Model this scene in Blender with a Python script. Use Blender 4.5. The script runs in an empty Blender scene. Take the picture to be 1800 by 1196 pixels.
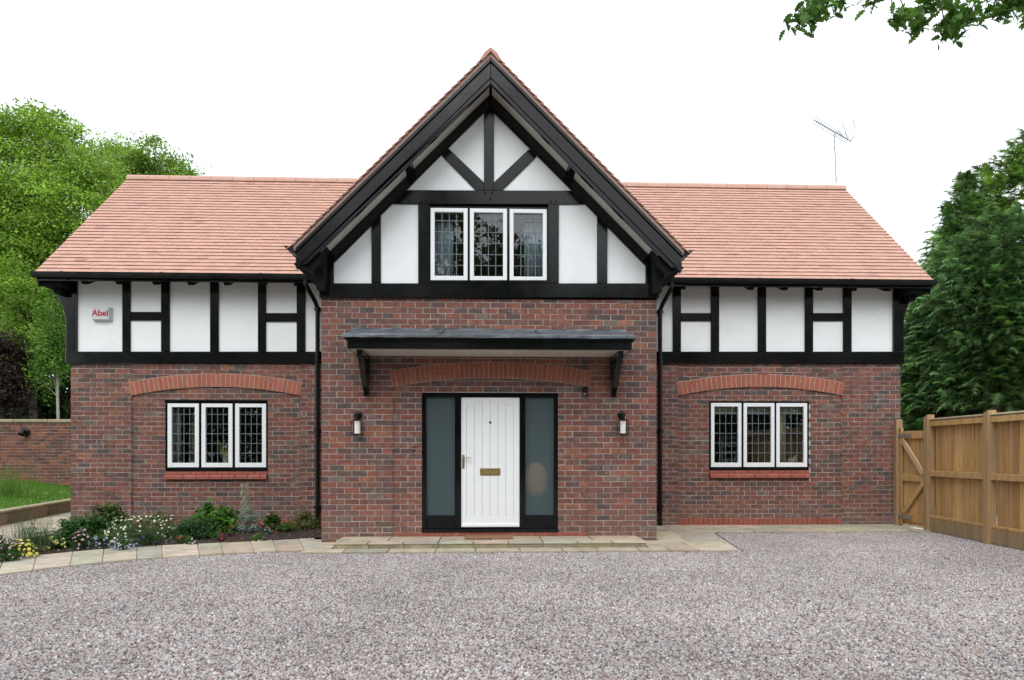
import bpy, bmesh, math, random
import numpy as np
from mathutils import Vector, Matrix
R = math.radians
rng = np.random.default_rng(7)
random.seed(7)
S = bpy.context.scene
COL = S.collection

# ------------------------------------------------------------------ camera, sky, sun, exposure
YAW = R(2.1); CX, CY, CH = -0.055, -10.43, 1.39
FPX, PX0, HOR = 1200.0, 900.0, 795.0          # focal length and horizon row measured on the 1800 px photograph
cam = bpy.data.cameras.new('camera'); camo = bpy.data.objects.new('camera', cam); COL.objects.link(camo)
cam.sensor_width = 36.0; cam.lens = 24.0; cam.shift_y = (HOR - 598) / 1800.0
cam.clip_start = 0.05; cam.clip_end = 2000
camo.location = (CX, CY, CH); camo.rotation_euler = (R(90), 0, -YAW)
S.camera = camo

SUN_EL, SUN_AZ = R(46), R(-16)                # high, behind the camera and a little to its left
w = bpy.data.worlds.new('World'); S.world = w; w.use_nodes = True
wn = w.node_tree.nodes; wl = w.node_tree.links
bg = wn['Background']; sky = wn.new('ShaderNodeTexSky'); sky.sky_type = 'NISHITA'; sky.sun_disc = False
sky.sun_elevation = SUN_EL; sky.sun_rotation = R(180) + SUN_AZ; sky.air_density = 1.0; sky.dust_density = 3.0
mixn = wn.new('ShaderNodeMix'); mixn.data_type = 'RGBA'; mixn.inputs[0].default_value = 0.88
mixn.inputs[7].default_value = (12.6, 13.3, 14.0, 1)   # the even white cloud deck
wl.new(sky.outputs[0], mixn.inputs[6]); wl.new(mixn.outputs[2], bg.inputs[0]); bg.inputs[1].default_value = 0.10
sl = bpy.data.lights.new('sun', 'SUN'); sl.energy = 1.4; sl.angle = R(40); sl.color = (1.0, 0.975, 0.94)
so = bpy.data.objects.new('sun', sl); COL.objects.link(so)
sd = Vector((math.sin(SUN_AZ) * math.cos(SUN_EL), -math.cos(SUN_AZ) * math.cos(SUN_EL), math.sin(SUN_EL)))
so.rotation_euler = sd.to_track_quat('Z', 'Y').to_euler(); so.location = sd * 40
S.view_settings.view_transform = 'Standard'; S.view_settings.look = 'None'
S.view_settings.exposure = 0.25; S.view_settings.gamma = 1.0; S.view_settings.use_curve_mapping = False

# ------------------------------------------------------------------ surveying: photograph measurements to metres
ca, sa = math.cos(YAW), math.sin(YAW)
def W(px, py, Y):
    t = (px - PX0) / FPX; d = (Y - CY) / (ca - t * sa)
    return (CX + d * (t * ca + sa), CH + (HOR - py) * d / FPX)
def WX(px, Y): return W(px, 795, Y)[0]
def at(px, py, d):
    t = (px - PX0) / FPX; u = t * d
    return Vector((CX + u * ca + d * sa, CY + d * ca - u * sa, CH + (HOR - py) * d / FPX))
def G(px, py, z=0.0):
    return at(px, py, FPX * (CH - z) / (py - HOR))

# ------------------------------------------------------------------ materials
def nmat(name):
    m = bpy.data.materials.new(name); m.use_nodes = True
    return m, m.node_tree.nodes, m.node_tree.links, m.node_tree.nodes['Principled BSDF']
def sock(n, name): return n.inputs[name]
def noise(nt, pos, scale, detail=4, rough=.6):
    n = nt.nodes.new('ShaderNodeTexNoise'); n.inputs['Scale'].default_value = scale
    n.inputs['Detail'].default_value = detail; n.inputs['Roughness'].default_value = rough
    nt.links.new(pos, n.inputs['Vector']); return n
def mapr(nt, src, a, b, c, d):
    n = nt.nodes.new('ShaderNodeMapRange'); n.inputs[1].default_value = a; n.inputs[2].default_value = b
    n.inputs[3].default_value = c; n.inputs[4].default_value = d; nt.links.new(src, n.inputs[0]); return n.outputs[0]
def mixc(nt, fac, a, b, mode='MIX'):
    n = nt.nodes.new('ShaderNodeMix'); n.data_type = 'RGBA'; n.blend_type = mode
    for i, v in ((0, fac), (6, a), (7, b)):
        if isinstance(v, (int, float)): n.inputs[i].default_value = v
        elif isinstance(v, tuple): n.inputs[i].default_value = (v[0], v[1], v[2], 1)
        else: nt.links.new(v, n.inputs[i])
    return n.outputs[2]
def surf(name, col=None, rough=.6, var=.25, scale=6, bump=.2, bscale=40, stretch=(1, 1, 1), dirt=None, dirt_scale=3, dirt_rng=(.55, .75),
         metal=0, spec=.5, rvar=.1, fine=.15, bdist=.01):
    """principled surface: col None reads the piece's own colour attribute"""
    m, N, L, b = nmat(name); nt = m.node_tree
    geo = N.new('ShaderNodeNewGeometry'); mp = N.new('ShaderNodeMapping'); mp.inputs['Scale'].default_value = stretch
    L.new(geo.outputs['Position'], mp.inputs['Vector']); pos = mp.outputs[0]
    if col is None:
        at_ = N.new('ShaderNodeAttribute'); at_.attribute_name = 'col'; base = at_.outputs['Color']
    else:
        rgb = N.new('ShaderNodeRGB'); rgb.outputs[0].default_value = (*col, 1); base = rgb.outputs[0]
    n1 = noise(nt, pos, scale, 5); n2 = noise(nt, pos, bscale, 4, .7)
    f = mapr(nt, n1.outputs[0], .3, .7, 1 - var, 1 + var)
    f2 = mapr(nt, n2.outputs[0], .3, .7, 1 - fine, 1 + fine)
    mul = N.new('ShaderNodeMath'); mul.operation = 'MULTIPLY'; L.new(f, mul.inputs[0]); L.new(f2, mul.inputs[1])
    vm = N.new('ShaderNodeVectorMath'); vm.operation = 'SCALE'; L.new(base, vm.inputs[0]); L.new(mul.outputs[0], vm.inputs['Scale'])
    out = vm.outputs[0]
    if dirt:
        n3 = noise(nt, geo.outputs['Position'], dirt_scale, 6, .65)
        out = mixc(nt, mapr(nt, n3.outputs[0], dirt_rng[0], dirt_rng[1], 0, dirt[3]), out, dirt[:3])
    L.new(out, b.inputs['Base Color'])
    L.new(mapr(nt, n1.outputs[0], .3, .7, max(.02, rough - rvar), min(1, rough + rvar)), b.inputs['Roughness'])
    b.inputs['Metallic'].default_value = metal; b.inputs['Specular IOR Level'].default_value = spec
    if bump:
        bp = N.new('ShaderNodeBump'); bp.inputs['Strength'].default_value = bump; bp.inputs['Distance'].default_value = bdist
        L.new(n2.outputs[0], bp.inputs['Height']); L.new(bp.outputs[0], b.inputs['Normal'])
    return m
def leafmat(name, rough=.5, trans=.42):
    m, N, L, b = nmat(name); nt = m.node_tree
    a_ = N.new('ShaderNodeAttribute'); a_.attribute_name = 'col'
    L.new(a_.outputs['Color'], b.inputs['Base Color']); b.inputs['Roughness'].default_value = rough; b.inputs['Specular IOR Level'].default_value = .35
    tr = N.new('ShaderNodeBsdfTranslucent'); mx = N.new('ShaderNodeMixShader'); mx.inputs[0].default_value = trans
    br = mixc(nt, 1.0, a_.outputs['Color'], (1.12, 1.2, .75), 'MULTIPLY'); L.new(br, tr.inputs[0])
    L.new(b.outputs[0], mx.inputs[1]); L.new(tr.outputs[0], mx.inputs[2])
    L.new(mx.outputs[0], N['Material Output'].inputs['Surface']); return m

M = {}
M['brick'] = surf('brick_faced', None, .88, .42, 17, .7, 110, dirt=(.30, .25, .22, .6), dirt_scale=8, dirt_rng=(.56, .72), fine=.3, bdist=.005)
M['engred'] = surf('smooth_red_brick', None, .7, .15, 14, .3, 90, fine=.12, dirt=(.35, .2, .15, .4), dirt_scale=5, bdist=.003)
M['mortar'] = surf('lime_mortar', (.50, .465, .42), .95, .2, 5, .6, 120, bdist=.004)
M['plaster'] = surf('white_render', (.84, .87, .885), .85, .025, 2.5, .5, 22, fine=.015, bdist=.008, dirt=(.64, .65, .62, .3), dirt_scale=1.7, dirt_rng=(.52, .75))
M['timber'] = surf('black_painted_timber', (.0045, .005, .0056), .14, .25, 3, .10, 30, spec=.42, rvar=.05, bdist=.003)
M['darkwood'] = surf('dark_eaves_timber', (.006, .0065, .007), .75, .2, 3, .2, 30, spec=.15)
M['blackpl'] = surf('black_plastic', (.006, .006, .0065), .3, .1, 4, .0, 30, spec=.3)
M['white'] = surf('white_paint', (.81, .835, .85), .38, .015, 4, .06, 60, fine=.01, bdist=.002)
M['soffit'] = surf('cream_soffit', (.62, .58, .52), .7, .05, 4, .1, 40)
M['tile'] = surf('clay_tile', None, .8, .09, 5, .3, 90, fine=.08, dirt=(.42, .27, .21, .15), dirt_scale=1.2, bdist=.003)
M['lead'] = surf('lead_sheet', (.12, .14, .16), .5, .25, 5, .25, 20, metal=.3, dirt=(.26, .29, .31, .5), dirt_scale=6, bdist=.01)
M['came'] = surf('lead_came', (.13, .16, .18), .5, .1, 30, .0)
M['slab'] = surf('sandstone_slab', None, .85, .2, 5, .4, 60, fine=.12, dirt=(.22, .22, .12, .55), dirt_scale=2.2, dirt_rng=(.5, .72), bdist=.005)
M['stone'] = surf('garden_stone', None, .9, .3, 8, .7, 40, fine=.2, dirt=(.08, .1, .04, .6), dirt_scale=4, bdist=.01)
M['wood'] = surf('treated_softwood', None, .75, .2, 2.2, .3, 9, stretch=(6, 6, .5), fine=.16, dirt=(.12, .075, .04, .6), dirt_scale=7, dirt_rng=(.66, .74), bdist=.004)
M['soil'] = surf('bed_soil', (.045, .03, .022), .95, .4, 9, 1.0, 60, fine=.4, bdist=.03)
M['ground'] = surf('rough_ground', (.05, .075, .03), .95, .4, 1.5, .4, 20)
M['gravelbase'] = surf('gravel_bed', (.30, .25, .235), .95, .3, 3, .8, 70, fine=.5, bdist=.02)
M['lawn'] = surf('lawn_turf', (.085, .19, .028), .9, .3, 2, .5, 60, fine=.3, bdist=.02)
M['brass'] = surf('aged_brass', (.46, .34, .13), .38, .25, 20, .1, 60, metal=.9)
M['steel'] = surf('galvanised_steel', (.42, .45, .48), .45, .2, 20, .1, 60, metal=.8)
M['alu'] = surf('weathered_aluminium', (.35, .37, .39), .5, .1, 20, 0, metal=.6)
M['piece'] = surf('coloured_piece', None, .7, .08, 12, .1, 60, fine=.06)
M['coir'] = surf('coir_mat', (.27, .14, .07), .98, .2, 14, .9, 160, fine=.35, bdist=.01)
M['bark'] = surf('tree_bark', None, .9, .35, 5, .9, 22, stretch=(2, 2, .5), fine=.3, bdist=.04)
M['leaf'] = leafmat('leaf'); M['needle'] = leafmat('needle_spray', .6, .15); M['petal'] = leafmat('petal', .6, .3)
M['fabric'] = surf('woven_fabric', None, .95, .05, 5, .15, 80)
M['room'] = surf('room_wall', (.36, .28, .21), .9, .1, 2, 0)
m, N, L, b = nmat('window_glass'); fr = N.new('ShaderNodeFresnel'); fr.inputs[0].default_value = 1.55
mm = N.new('ShaderNodeMath'); mm.operation = 'MULTIPLY'; mm.inputs[1].default_value = 1.6; mm.use_clamp = True; L.new(fr.outputs[0], mm.inputs[0])
tr = N.new('ShaderNodeBsdfTransparent'); tr.inputs[0].default_value = (.95, .97, .96, 1); gl = N.new('ShaderNodeBsdfGlossy'); gl.inputs['Roughness'].default_value = .004
mx = N.new('ShaderNodeMixShader'); L.new(mm.outputs[0], mx.inputs[0]); L.new(tr.outputs[0], mx.inputs[1]); L.new(gl.outputs[0], mx.inputs[2])
L.new(mx.outputs[0], N['Material Output'].inputs['Surface']); M['glass'] = m
m, N, L, b = nmat('frosted_glass')
b.inputs['Base Color'].default_value = (.115, .16, .172, 1); b.inputs['Roughness'].default_value = .3
rf = N.new('ShaderNodeBsdfRefraction'); rf.inputs['IOR'].default_value = 1.25; rf.inputs['Roughness'].default_value = .5; rf.inputs[0].default_value = (.9, .95, .95, 1)
g = N.new('ShaderNodeNewGeometry'); nz = noise(m.node_tree, g.outputs['Position'], 160, 3); bp = N.new('ShaderNodeBump'); bp.inputs['Strength'].default_value = .3; bp.inputs['Distance'].default_value = .004
L.new(nz.outputs[0], bp.inputs['Height']); L.new(bp.outputs[0], b.inputs['Normal'])
tp = N.new('ShaderNodeBsdfTransparent'); m2 = N.new('ShaderNodeMixShader'); m2.inputs[0].default_value = .55; L.new(rf.outputs[0], m2.inputs[1]); L.new(tp.outputs[0], m2.inputs[2])
mx = N.new('ShaderNodeMixShader'); mx.inputs[0].default_value = .58; L.new(b.outputs[0], mx.inputs[1]); L.new(m2.outputs[0], mx.inputs[2])
L.new(mx.outputs[0], N['Material Output'].inputs['Surface']); M['frost'] = m
m, N, L, b = nmat('opal_lamp_glass'); b.inputs['Base Color'].default_value = (.78, .78, .72, 1); b.inputs['Roughness'].default_value = .35; M['opal'] = m
m, N, L, b = nmat('gravel_stone'); nt = m.node_tree
oi = N.new('ShaderNodeObjectInfo'); cr = N.new('ShaderNodeValToRGB'); cr.color_ramp.interpolation = 'CONSTANT'
for i, (p, c) in enumerate([(0, (0.362, 0.287, 0.265)), (.16, (0.277, 0.272, 0.282)), (.30, (0.431, 0.381, 0.359)), (.44, (0.185, 0.148, 0.154)), (.55, (0.385, 0.369, 0.362)),
                            (.72, (0.508, 0.490, 0.473)), (.82, (0.277, 0.205, 0.193)), (.90, (0.347, 0.299, 0.246)), (.96, (0.616, 0.606, 0.585))]):
    e = cr.color_ramp.elements[i] if i < 2 else cr.color_ramp.elements.new(p); e.position = p; e.color = (*c, 1)
L.new(oi.outputs['Random'], cr.inputs[0]); g = N.new('ShaderNodeNewGeometry'); nz = noise(nt, g.outputs['Position'], 160, 4)
vm = N.new('ShaderNodeVectorMath'); vm.operation = 'SCALE'; L.new(cr.outputs[0], vm.inputs[0]); L.new(mapr(nt, nz.outputs[0], .3, .7, .8, 1.2), vm.inputs['Scale'])
nb = noise(nt, g.outputs['Position'], .55, 4); vb = N.new('ShaderNodeVectorMath'); vb.operation = 'SCALE'; L.new(vm.outputs[0], vb.inputs[0]); L.new(mapr(nt, nb.outputs[0], .34, .66, .85, 1.13), vb.inputs['Scale'])
L.new(vb.outputs[0], b.inputs['Base Color']); b.inputs['Roughness'].default_value = .75; M['gravel'] = m

# ------------------------------------------------------------------ mesh helpers
WL = {}
def link(o, parent=None, loc=(0, 0, 0)):
    COL.objects.link(o); WL[o.name] = Vector(loc)
    if parent: o.parent = parent; o.location = Vector(loc) - WL[parent.name]
    else: o.location = loc
    return o
def tag(o, label=None, cat=None, group=None, kind=None):
    for k, v in (('label', label), ('category', cat), ('group', group), ('kind', kind)):
        if v: o[k] = v
    return o
def empty(name, loc=(0, 0, 0), parent=None):
    o = bpy.data.objects.new(name, None); o.empty_display_size = .1
    return link(o, parent, loc)
class MB:
    def __init__(s): s.v = []; s.f = []; s.c = []; s.cur = (1, 1, 1); s.n = 0
    def add(s, vs, fs):
        o = len(s.v); s.v += [tuple(p) for p in vs]; s.f += [tuple(i + o for i in f) for f in fs]; s.c += [s.cur] * len(vs); return s
    def box(s, x0, x1, y0, y1, z0, z1, j=0):
        vs = [(x0, y0, z0), (x1, y0, z0), (x1, y1, z0), (x0, y1, z0), (x0, y0, z1), (x1, y0, z1), (x1, y1, z1), (x0, y1, z1)]
        if j: vs = [tuple(c + random.uniform(-j, j) for c in p) for p in vs]
        return s.add(vs, [(3, 2, 1, 0), (4, 5, 6, 7), (0, 1, 5, 4), (1, 2, 6, 5), (2, 3, 7, 6), (3, 0, 4, 7)])
    def prism(s, poly, y0, y1):                       # polygon in (x, z), extruded in y
        n = len(poly); a = sum(poly[i][0] * poly[(i + 1) % n][1] - poly[(i + 1) % n][0] * poly[i][1] for i in range(n))
        if a < 0: poly = poly[::-1]
        vs = [(x, y0, z) for x, z in poly] + [(x, y1, z) for x, z in poly]
        return s.add(vs, [tuple(range(n)), tuple(range(2 * n - 1, n - 1, -1))] + [(i, i + n, (i + 1) % n + n, (i + 1) % n)[::-1][::-1] for i in range(n)])
    def slab(s, poly, z0, z1):                        # polygon in (x, y), extruded in z
        n = len(poly); a = sum(poly[i][0] * poly[(i + 1) % n][1] - poly[(i + 1) % n][0] * poly[i][1] for i in range(n))
        if a < 0: poly = poly[::-1]
        vs = [(x, y, z0) for x, y in poly] + [(x, y, z1) for x, y in poly]
        return s.add(vs, [tuple(range(n - 1, -1, -1)), tuple(range(n, 2 * n))] + [(i, (i + 1) % n, (i + 1) % n + n, i + n) for i in range(n)])
    def beam(s, p, q, w, h, up=(0, 0, 1)):            # bar from p to q
        p, q = Vector(p), Vector(q); d = (q - p).normalized(); u = Vector(up)
        if abs(d.dot(u)) > .98: u = Vector((0, 1, 0))
        r = d.cross(u).normalized() * w / 2; u = r.cross(d).normalized() * h / 2
        vs = [p - r - u, p + r - u, p + r + u, p - r + u, q - r - u, q + r - u, q + r + u, q - r + u]
        return s.add(vs, [(3, 2, 1, 0), (4, 5, 6, 7), (0, 1, 5, 4), (1, 2, 6, 5), (2, 3, 7, 6), (3, 0, 4, 7)])
    def tube(s, pts, rad, n=8, cap=True):
        pts = [Vector(p) for p in pts]; rad = rad if isinstance(rad, (list, tuple)) else [rad] * len(pts); vs = []; fs = []
        u = None
        for i, p in enumerate(pts):
            d = (pts[min(i + 1, len(pts) - 1)] - pts[max(i - 1, 0)]).normalized()
            if u is None: u = d.orthogonal().normalized()
            u = (u - d * u.dot(d)).normalized(); v = d.cross(u)
            vs += [p + (u * math.cos(k * 2 * math.pi / n) + v * math.sin(k * 2 * math.pi / n)) * rad[i] for k in range(n)]
        for i in range(len(pts) - 1):
            fs += [(i * n + k, i * n + (k + 1) % n, (i + 1) * n + (k + 1) % n, (i + 1) * n + k) for k in range(n)]
        if cap: fs += [tuple(range(n - 1, -1, -1)), tuple(range((len(pts) - 1) * n, len(pts) * n))]
        return s.add(vs, fs)
    def lathe(s, prof, c, axis='z', n=16):            # profile of (r, h)
        vs = []; fs = []
        for r_, h in prof:
            for k in range(n):
                a = k * 2 * math.pi / n; x, y = r_ * math.cos(a), r_ * math.sin(a)
                vs.append(Vector(c) + (Vector((x, y, h)) if axis == 'z' else Vector((x, -h, y))))
        for i in range(len(prof) - 1):
            fs += [(i * n + k, i * n + (k + 1) % n, (i + 1) * n + (k + 1) % n, (i + 1) * n + k) for k in range(n)]
        fs += [tuple(range(n - 1, -1, -1)), tuple(range((len(prof) - 1) * n, len(prof) * n))]
        return s.add(vs, fs)
    def ball(s, c, r, sub=1, sq=(1, 1, 1)):
        bm = bmesh.new(); bmesh.ops.create_icosphere(bm, subdivisions=sub, radius=1)
        vs = [(c[0] + v.co.x * r * sq[0], c[1] + v.co.y * r * sq[1], c[2] + v.co.z * r * sq[2]) for v in bm.verts]
        fs = [tuple(v.index for v in f.verts) for f in bm.faces]; bm.free(); return s.add(vs, fs)
    def build(s, name, mat, parent=None, bevel=0, smooth=False, seg=1, recalc=True):
        v = np.array(s.v, float); lo, hi = v.min(0), v.max(0); org = Vector(((lo[0] + hi[0]) / 2, (lo[1] + hi[1]) / 2, lo[2]))
        me = bpy.data.meshes.new(name); me.from_pydata((v - np.array(org)).tolist(), [], s.f)
        if recalc:
            bm = bmesh.new(); bm.from_mesh(me); bmesh.ops.recalc_face_normals(bm, faces=bm.faces); bm.to_mesh(me); bm.free()
        a = me.attributes.new('col', 'FLOAT_COLOR', 'POINT'); a.data.foreach_set('color', np.c_[np.array(s.c, float), np.ones(len(s.c))].ravel())
        me.materials.append(M[mat])
        if smooth: me.polygons.foreach_set('use_smooth', [True] * len(me.polygons))
        o = bpy.data.objects.new(name, me); link(o, parent, org)
        if bevel:
            bv = o.modifiers.new('bevel', 'BEVEL'); bv.width = bevel; bv.segments = seg; bv.limit_method = 'ANGLE'
        return o
def np_mesh(name, v, f, c, mat, parent=None, org=None):
    """big mesh of equal-sided faces"""
    v = np.asarray(v, float); f = np.asarray(f, np.int32); lo, hi = v.min(0), v.max(0)
    org = Vector(org) if org is not None else Vector(((lo[0] + hi[0]) / 2, (lo[1] + hi[1]) / 2, lo[2])); k = f.shape[1]
    me = bpy.data.meshes.new(name); me.vertices.add(len(v)); me.vertices.foreach_set('co', (v - np.array(org)).ravel())
    me.loops.add(f.size); me.loops.foreach_set('vertex_index', f.ravel()); me.polygons.add(len(f))
    me.polygons.foreach_set('loop_start', np.arange(0, f.size, k, dtype=np.int32)); me.polygons.foreach_set('loop_total', np.full(len(f), k, np.int32))
    me.update(calc_edges=True)
    a = me.attributes.new('col', 'FLOAT_COLOR', 'POINT'); a.data.foreach_set('color', np.c_[np.asarray(c, float), np.ones(len(v))].ravel())
    me.materials.append(M[mat]); o = bpy.data.objects.new(name, me); return link(o, parent, org)
def jit(c, a=.12):
    k = 1 + random.uniform(-a, a); return tuple(max(0, x * k * (1 + random.uniform(-a, a) * .35)) for x in c)
def circ3(a, b, c):
    ax, ay = a; bx, by = b; cx, cy = c; d = 2 * (ax * (by - cy) + bx * (cy - ay) + cx * (ay - by))
    ux = ((ax**2 + ay**2) * (by - cy) + (bx**2 + by**2) * (cy - ay) + (cx**2 + cy**2) * (ay - by)) / d
    uy = ((ax**2 + ay**2) * (cx - bx) + (bx**2 + by**2) * (ax - cx) + (cx**2 + cy**2) * (bx - ax)) / d
    return ux, uy, math.hypot(ax - ux, ay - uy)

# ================================================================== the setting: ground sheets
def sheet(name, poly, z, mat, kind='structure', label=None):
    mb = MB(); mb.add([(x, y, z) for x, y in poly], [tuple(range(len(poly)))]); o = mb.build(name, mat, recalc=False); tag(o, label, kind=kind); return o
sheet('ground', [(-400, -300), (400, -300), (400, 500), (-400, 500)], -.06, 'ground')
GRAVEL = [(-14, -16), (14, -16), (14, 4), (7.75, 4), (7.75, 1.15), (3.84, 1.12), (3.52, -1.03), (-2.6, -1.03)]
outer_px = [(570, 968.5), (450, 973), (350, 978.5), (250, 985), (120, 998), (0, 1013), (-90, 1026), (-220, 1045)]
inner_px = [(552, 949), (420, 956), (330, 960), (240, 964), (110, 975), (0, 987), (-90, 997), (-220, 1011)]
outer = [tuple(G(*p)[:2]) for p in outer_px]; inner = [tuple(G(*p)[:2]) for p in inner_px]
GRAVEL += outer + [(-14, outer[-1][1] - .8)]
sheet('gravel_drive', GRAVEL, -.006, 'gravelbase')

# ================================================================== the house
YG, YM = 0.0, 2.2                              # gable front and wing walls
xg0, xg1 = WX(565, 0), WX(1154, 0)
xm0, xm1 = WX(124.4, YM), WX(1583, YM)
house = empty('house', (0, 2.5, 0))
tag(house, 'red brick house with black and white timbering, clay tiled roofs and central gable', 'house')
COURSE, BL, JT = .0856, .229, .0108
PAL = [((.180, .074, .058), 32), ((.208, .077, .054), 22), ((.155, .073, .060), 20), ((.098, .069, .062), 12), ((.125, .068, .060), 13), ((.235, .098, .060), 5), ((.150, .112, .092), 4)]
def brickcol():
    t = random.uniform(0, sum(p[1] for p in PAL))
    for c, wgt in PAL:
        t -= wgt
        if t <= 0: break
    return jit(c, .13)
BR = []                                        # every brick: (x0, x1, front, z0, z1, mapping)
def lay(x0, x1, zB, zT, front, fmap, holes=(), test=None, start=0):
    n = int(math.ceil((zT - zB) / COURSE))
    for k in range(n):
        z0 = zB + k * COURSE; z1 = min(z0 + COURSE - JT, zT - .004)
        if z1 - z0 < .02: continue
        segs = [(x0, x1, z0, z1)]; zk0, zk1 = z0, z1
        for hx0, hx1, hz0, hz1 in holes:
            if z1 > hz0 and z0 < hz1:
                ns = []
                for a, b_, u0, u1 in segs:
                    if hx1 <= a or hx0 >= b_: ns.append((a, b_, u0, u1)); continue
                    if hx0 - a > .03: ns.append((a, hx0, u0, u1))
                    if b_ - hx1 > .03: ns.append((hx1, b_, u0, u1))
                    if u1 - hz1 > .012: ns.append((hx0, hx1, hz1 + .002, u1))
                    if hz0 - u0 > .012: ns.append((hx0, hx1, u0, hz0 - .002))
                segs = ns
        for a, b_, z0, z1 in segs:
            ph = x0 - (BL / 2 if (k + start) % 2 else 0)
            i = math.floor((a - ph) / BL)
            while True:
                p, q = max(a, ph + i * BL + JT / 2 if ph + i * BL > a + .001 else a), min(b_, ph + (i + 1) * BL - JT / 2); i += 1
                if p >= b_: break
                if b_ - q < .045: q = b_; i += 9
                if q - p > .025 and (test is None or test((p + q) / 2, (z0 + z1) / 2)):
                    BR.append((p, q, front + random.gauss(0, .0012), z0, z1, fmap))
FX = lambda x, d, z: (x, d, z)                  # wall that faces the camera
def brick_mesh(mb, b_, col):
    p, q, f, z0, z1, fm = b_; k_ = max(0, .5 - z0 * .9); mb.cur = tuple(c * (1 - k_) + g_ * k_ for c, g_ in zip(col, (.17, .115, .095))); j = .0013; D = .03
    r = lambda: random.uniform(-j, j)
    vs = [(p + r(), f + r(), z0 + r()), (q + r(), f + r(), z0 + r()), (q + r(), f + r(), z1 + r()), (p + r(), f + r(), z1 + r()),
          (p, f + D, z0), (q, f + D, z0), (q, f + D, z1), (p, f + D, z1)]
    mb.add([fm(*v) for v in vs], [(0, 1, 2, 3), (1, 5, 6, 2), (5, 4, 7, 6), (4, 0, 3, 7), (3, 2, 6, 7), (4, 5, 1, 0)])
def arch(parent, Lb, Rb, Cb, Ct, Yp, n, front):
    """segmental arch of smooth red bricks on edge; returns the height of its middle line"""
    a, c, bt = W(*Lb, Yp), W(*Rb, Yp), W(*Cb, Yp); ux, uz, r0 = circ3(a, bt, c); th = W(*Ct, Yp)[1] - bt[1]
    t0, t1 = math.atan2(a[1] - uz, a[0] - ux), math.atan2(c[1] - uz, c[0] - ux)
    for i in range(n):
        g = .011 / r0 / 2
        p, q = t0 + (t1 - t0) * i / n - g, t0 + (t1 - t0) * (i + 1) / n + g; mb = MB(); mb.cur = jit((.33, .098, .055), .09)
        pt = lambda t, r: (ux + r * math.cos(t), uz + r * math.sin(t))
        mb.prism([pt(p, r0), pt(q, r0), pt(q, r0 + th), pt(p, r0 + th)], front, front + .10 + random.uniform(0, .002)); mb.build('arch_brick', 'engred', parent)
    mb = MB(); K = 24; pt = lambda t, r: (ux + r * math.cos(t), uz + r * math.sin(t))
    for i in range(K):
        p, q = t0 + (t1 - t0) * i / K, t0 + (t1 - t0) * (i + 1) / K
        mb.prism([pt(p, r0 - .004), pt(q, r0 - .004), pt(q, r0 + th + .006), pt(p, r0 + th + .006)], front + .005, front + .08)
    mb.build('arch_mortar', 'mortar', parent)
    return (lambda x: uz + math.sqrt(max(.01, (r0 + th / 2)**2 - (x - ux)**2)) if a[0] - .06 < x < c[0] + .06 else -9)
def headers(parent, x0, x1, z0, z1, front, n, name='plinth_brick'):
    for i in range(n):
        mb = MB(); mb.cur = jit((.285, .085, .055), .12); s = (x1 - x0) / n
        mb.box(x0 + s * i + .004, x0 + s * (i + 1) - .004, front, front + .06, z0 + .004, z1 - .006); mb.build(name, 'engred', parent)
REC = .028
# --- gable front wall
zgt = W(860, 525, 0)[1]
front_wall = MB(); front_wall.box(xg0 + .004, xg1 - .004, .040, .10, 0, zgt)
px0, px1 = WX(690, 0), WX(1034.5, 0)
dx0, dx1 = WX(741.5, .03), WX(981, .03); dz0, dz1 = W(860, 935, .03)[1], W(860, 690.5, .03)[1]
fw = MB()
fw.box(xg0 + .004, px0, .006, .12, 0, zgt - .01); fw.box(px1, xg1 - .004, .006, .12, 0, zgt - .01)
zsp = W(690, 668, 0)[1]; fw.box(px0, px1, .0062, .12, zsp + .20, zgt - .01)
fw.box(px0, dx0, REC + .006, .12, 0, zsp + .2); fw.box(dx1, px1, REC + .006, .12, 0, zsp + .2); fw.box(dx0, dx1, REC + .006, .12, dz1, zsp + .2); fw.box(dx0, dx1, REC + .006, .12, 0, dz0)
front_wall = fw.build('front_wall', 'mortar', house)
mid = arch(front_wall, (690, 680), (1035, 680), (862, 664.5), (862, 637), 0, 41, -.007)
zsill = W(860, 935.5, 0)[1]
lay(xg0, px0, 0, zgt, 0, FX, test=lambda x, z: True)
nB = len(BR)
lay(px1, xg1, 0, zgt, 0, FX, start=1)
def in_panel(x, z): return z < mid(x)
lay(px0, px1, 2 * COURSE, zgt, REC, FX, holes=[(dx0, dx1, dz0 - .1, dz1)], test=lambda x, z: z < mid(x), start=1)
lay(px0, px1, 2 * COURSE, zgt, 0, FX, test=lambda x, z: z >= mid(x), start=1)
lay(px0, px1, 0, .0975, REC, FX)
headers(front_wall, px0 + .003, px1 - .003, .100, zsill, REC - .012, 38)
GABLE = list(BR); BR.clear()
GABLE.sort(key=lambda b_: (0 if (b_[1] - b_[0]) > .2 else 1, abs((b_[0] + b_[1]) / 2) * .8 + abs((b_[3] + b_[4]) / 2 - 1.7)))
air = [(WX(650, 0), W(650, 939, 0)[1]), (WX(1087, 0), W(1087, 939, 0)[1])]
def gcol(b_):
    for ax, az in air:
        if b_[0] < ax + .1 < b_[1] + .1 and b_[0] <= ax <= b_[1] and b_[3] < az < b_[4] + .01: return (.075, .022, .02)
    return brickcol()
for b_ in GABLE[:300]:
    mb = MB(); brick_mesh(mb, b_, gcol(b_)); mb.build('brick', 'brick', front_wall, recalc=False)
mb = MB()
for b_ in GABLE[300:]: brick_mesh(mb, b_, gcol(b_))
tag(mb.build('brickwork', 'brick', front_wall, recalc=False), kind='stuff')
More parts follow.
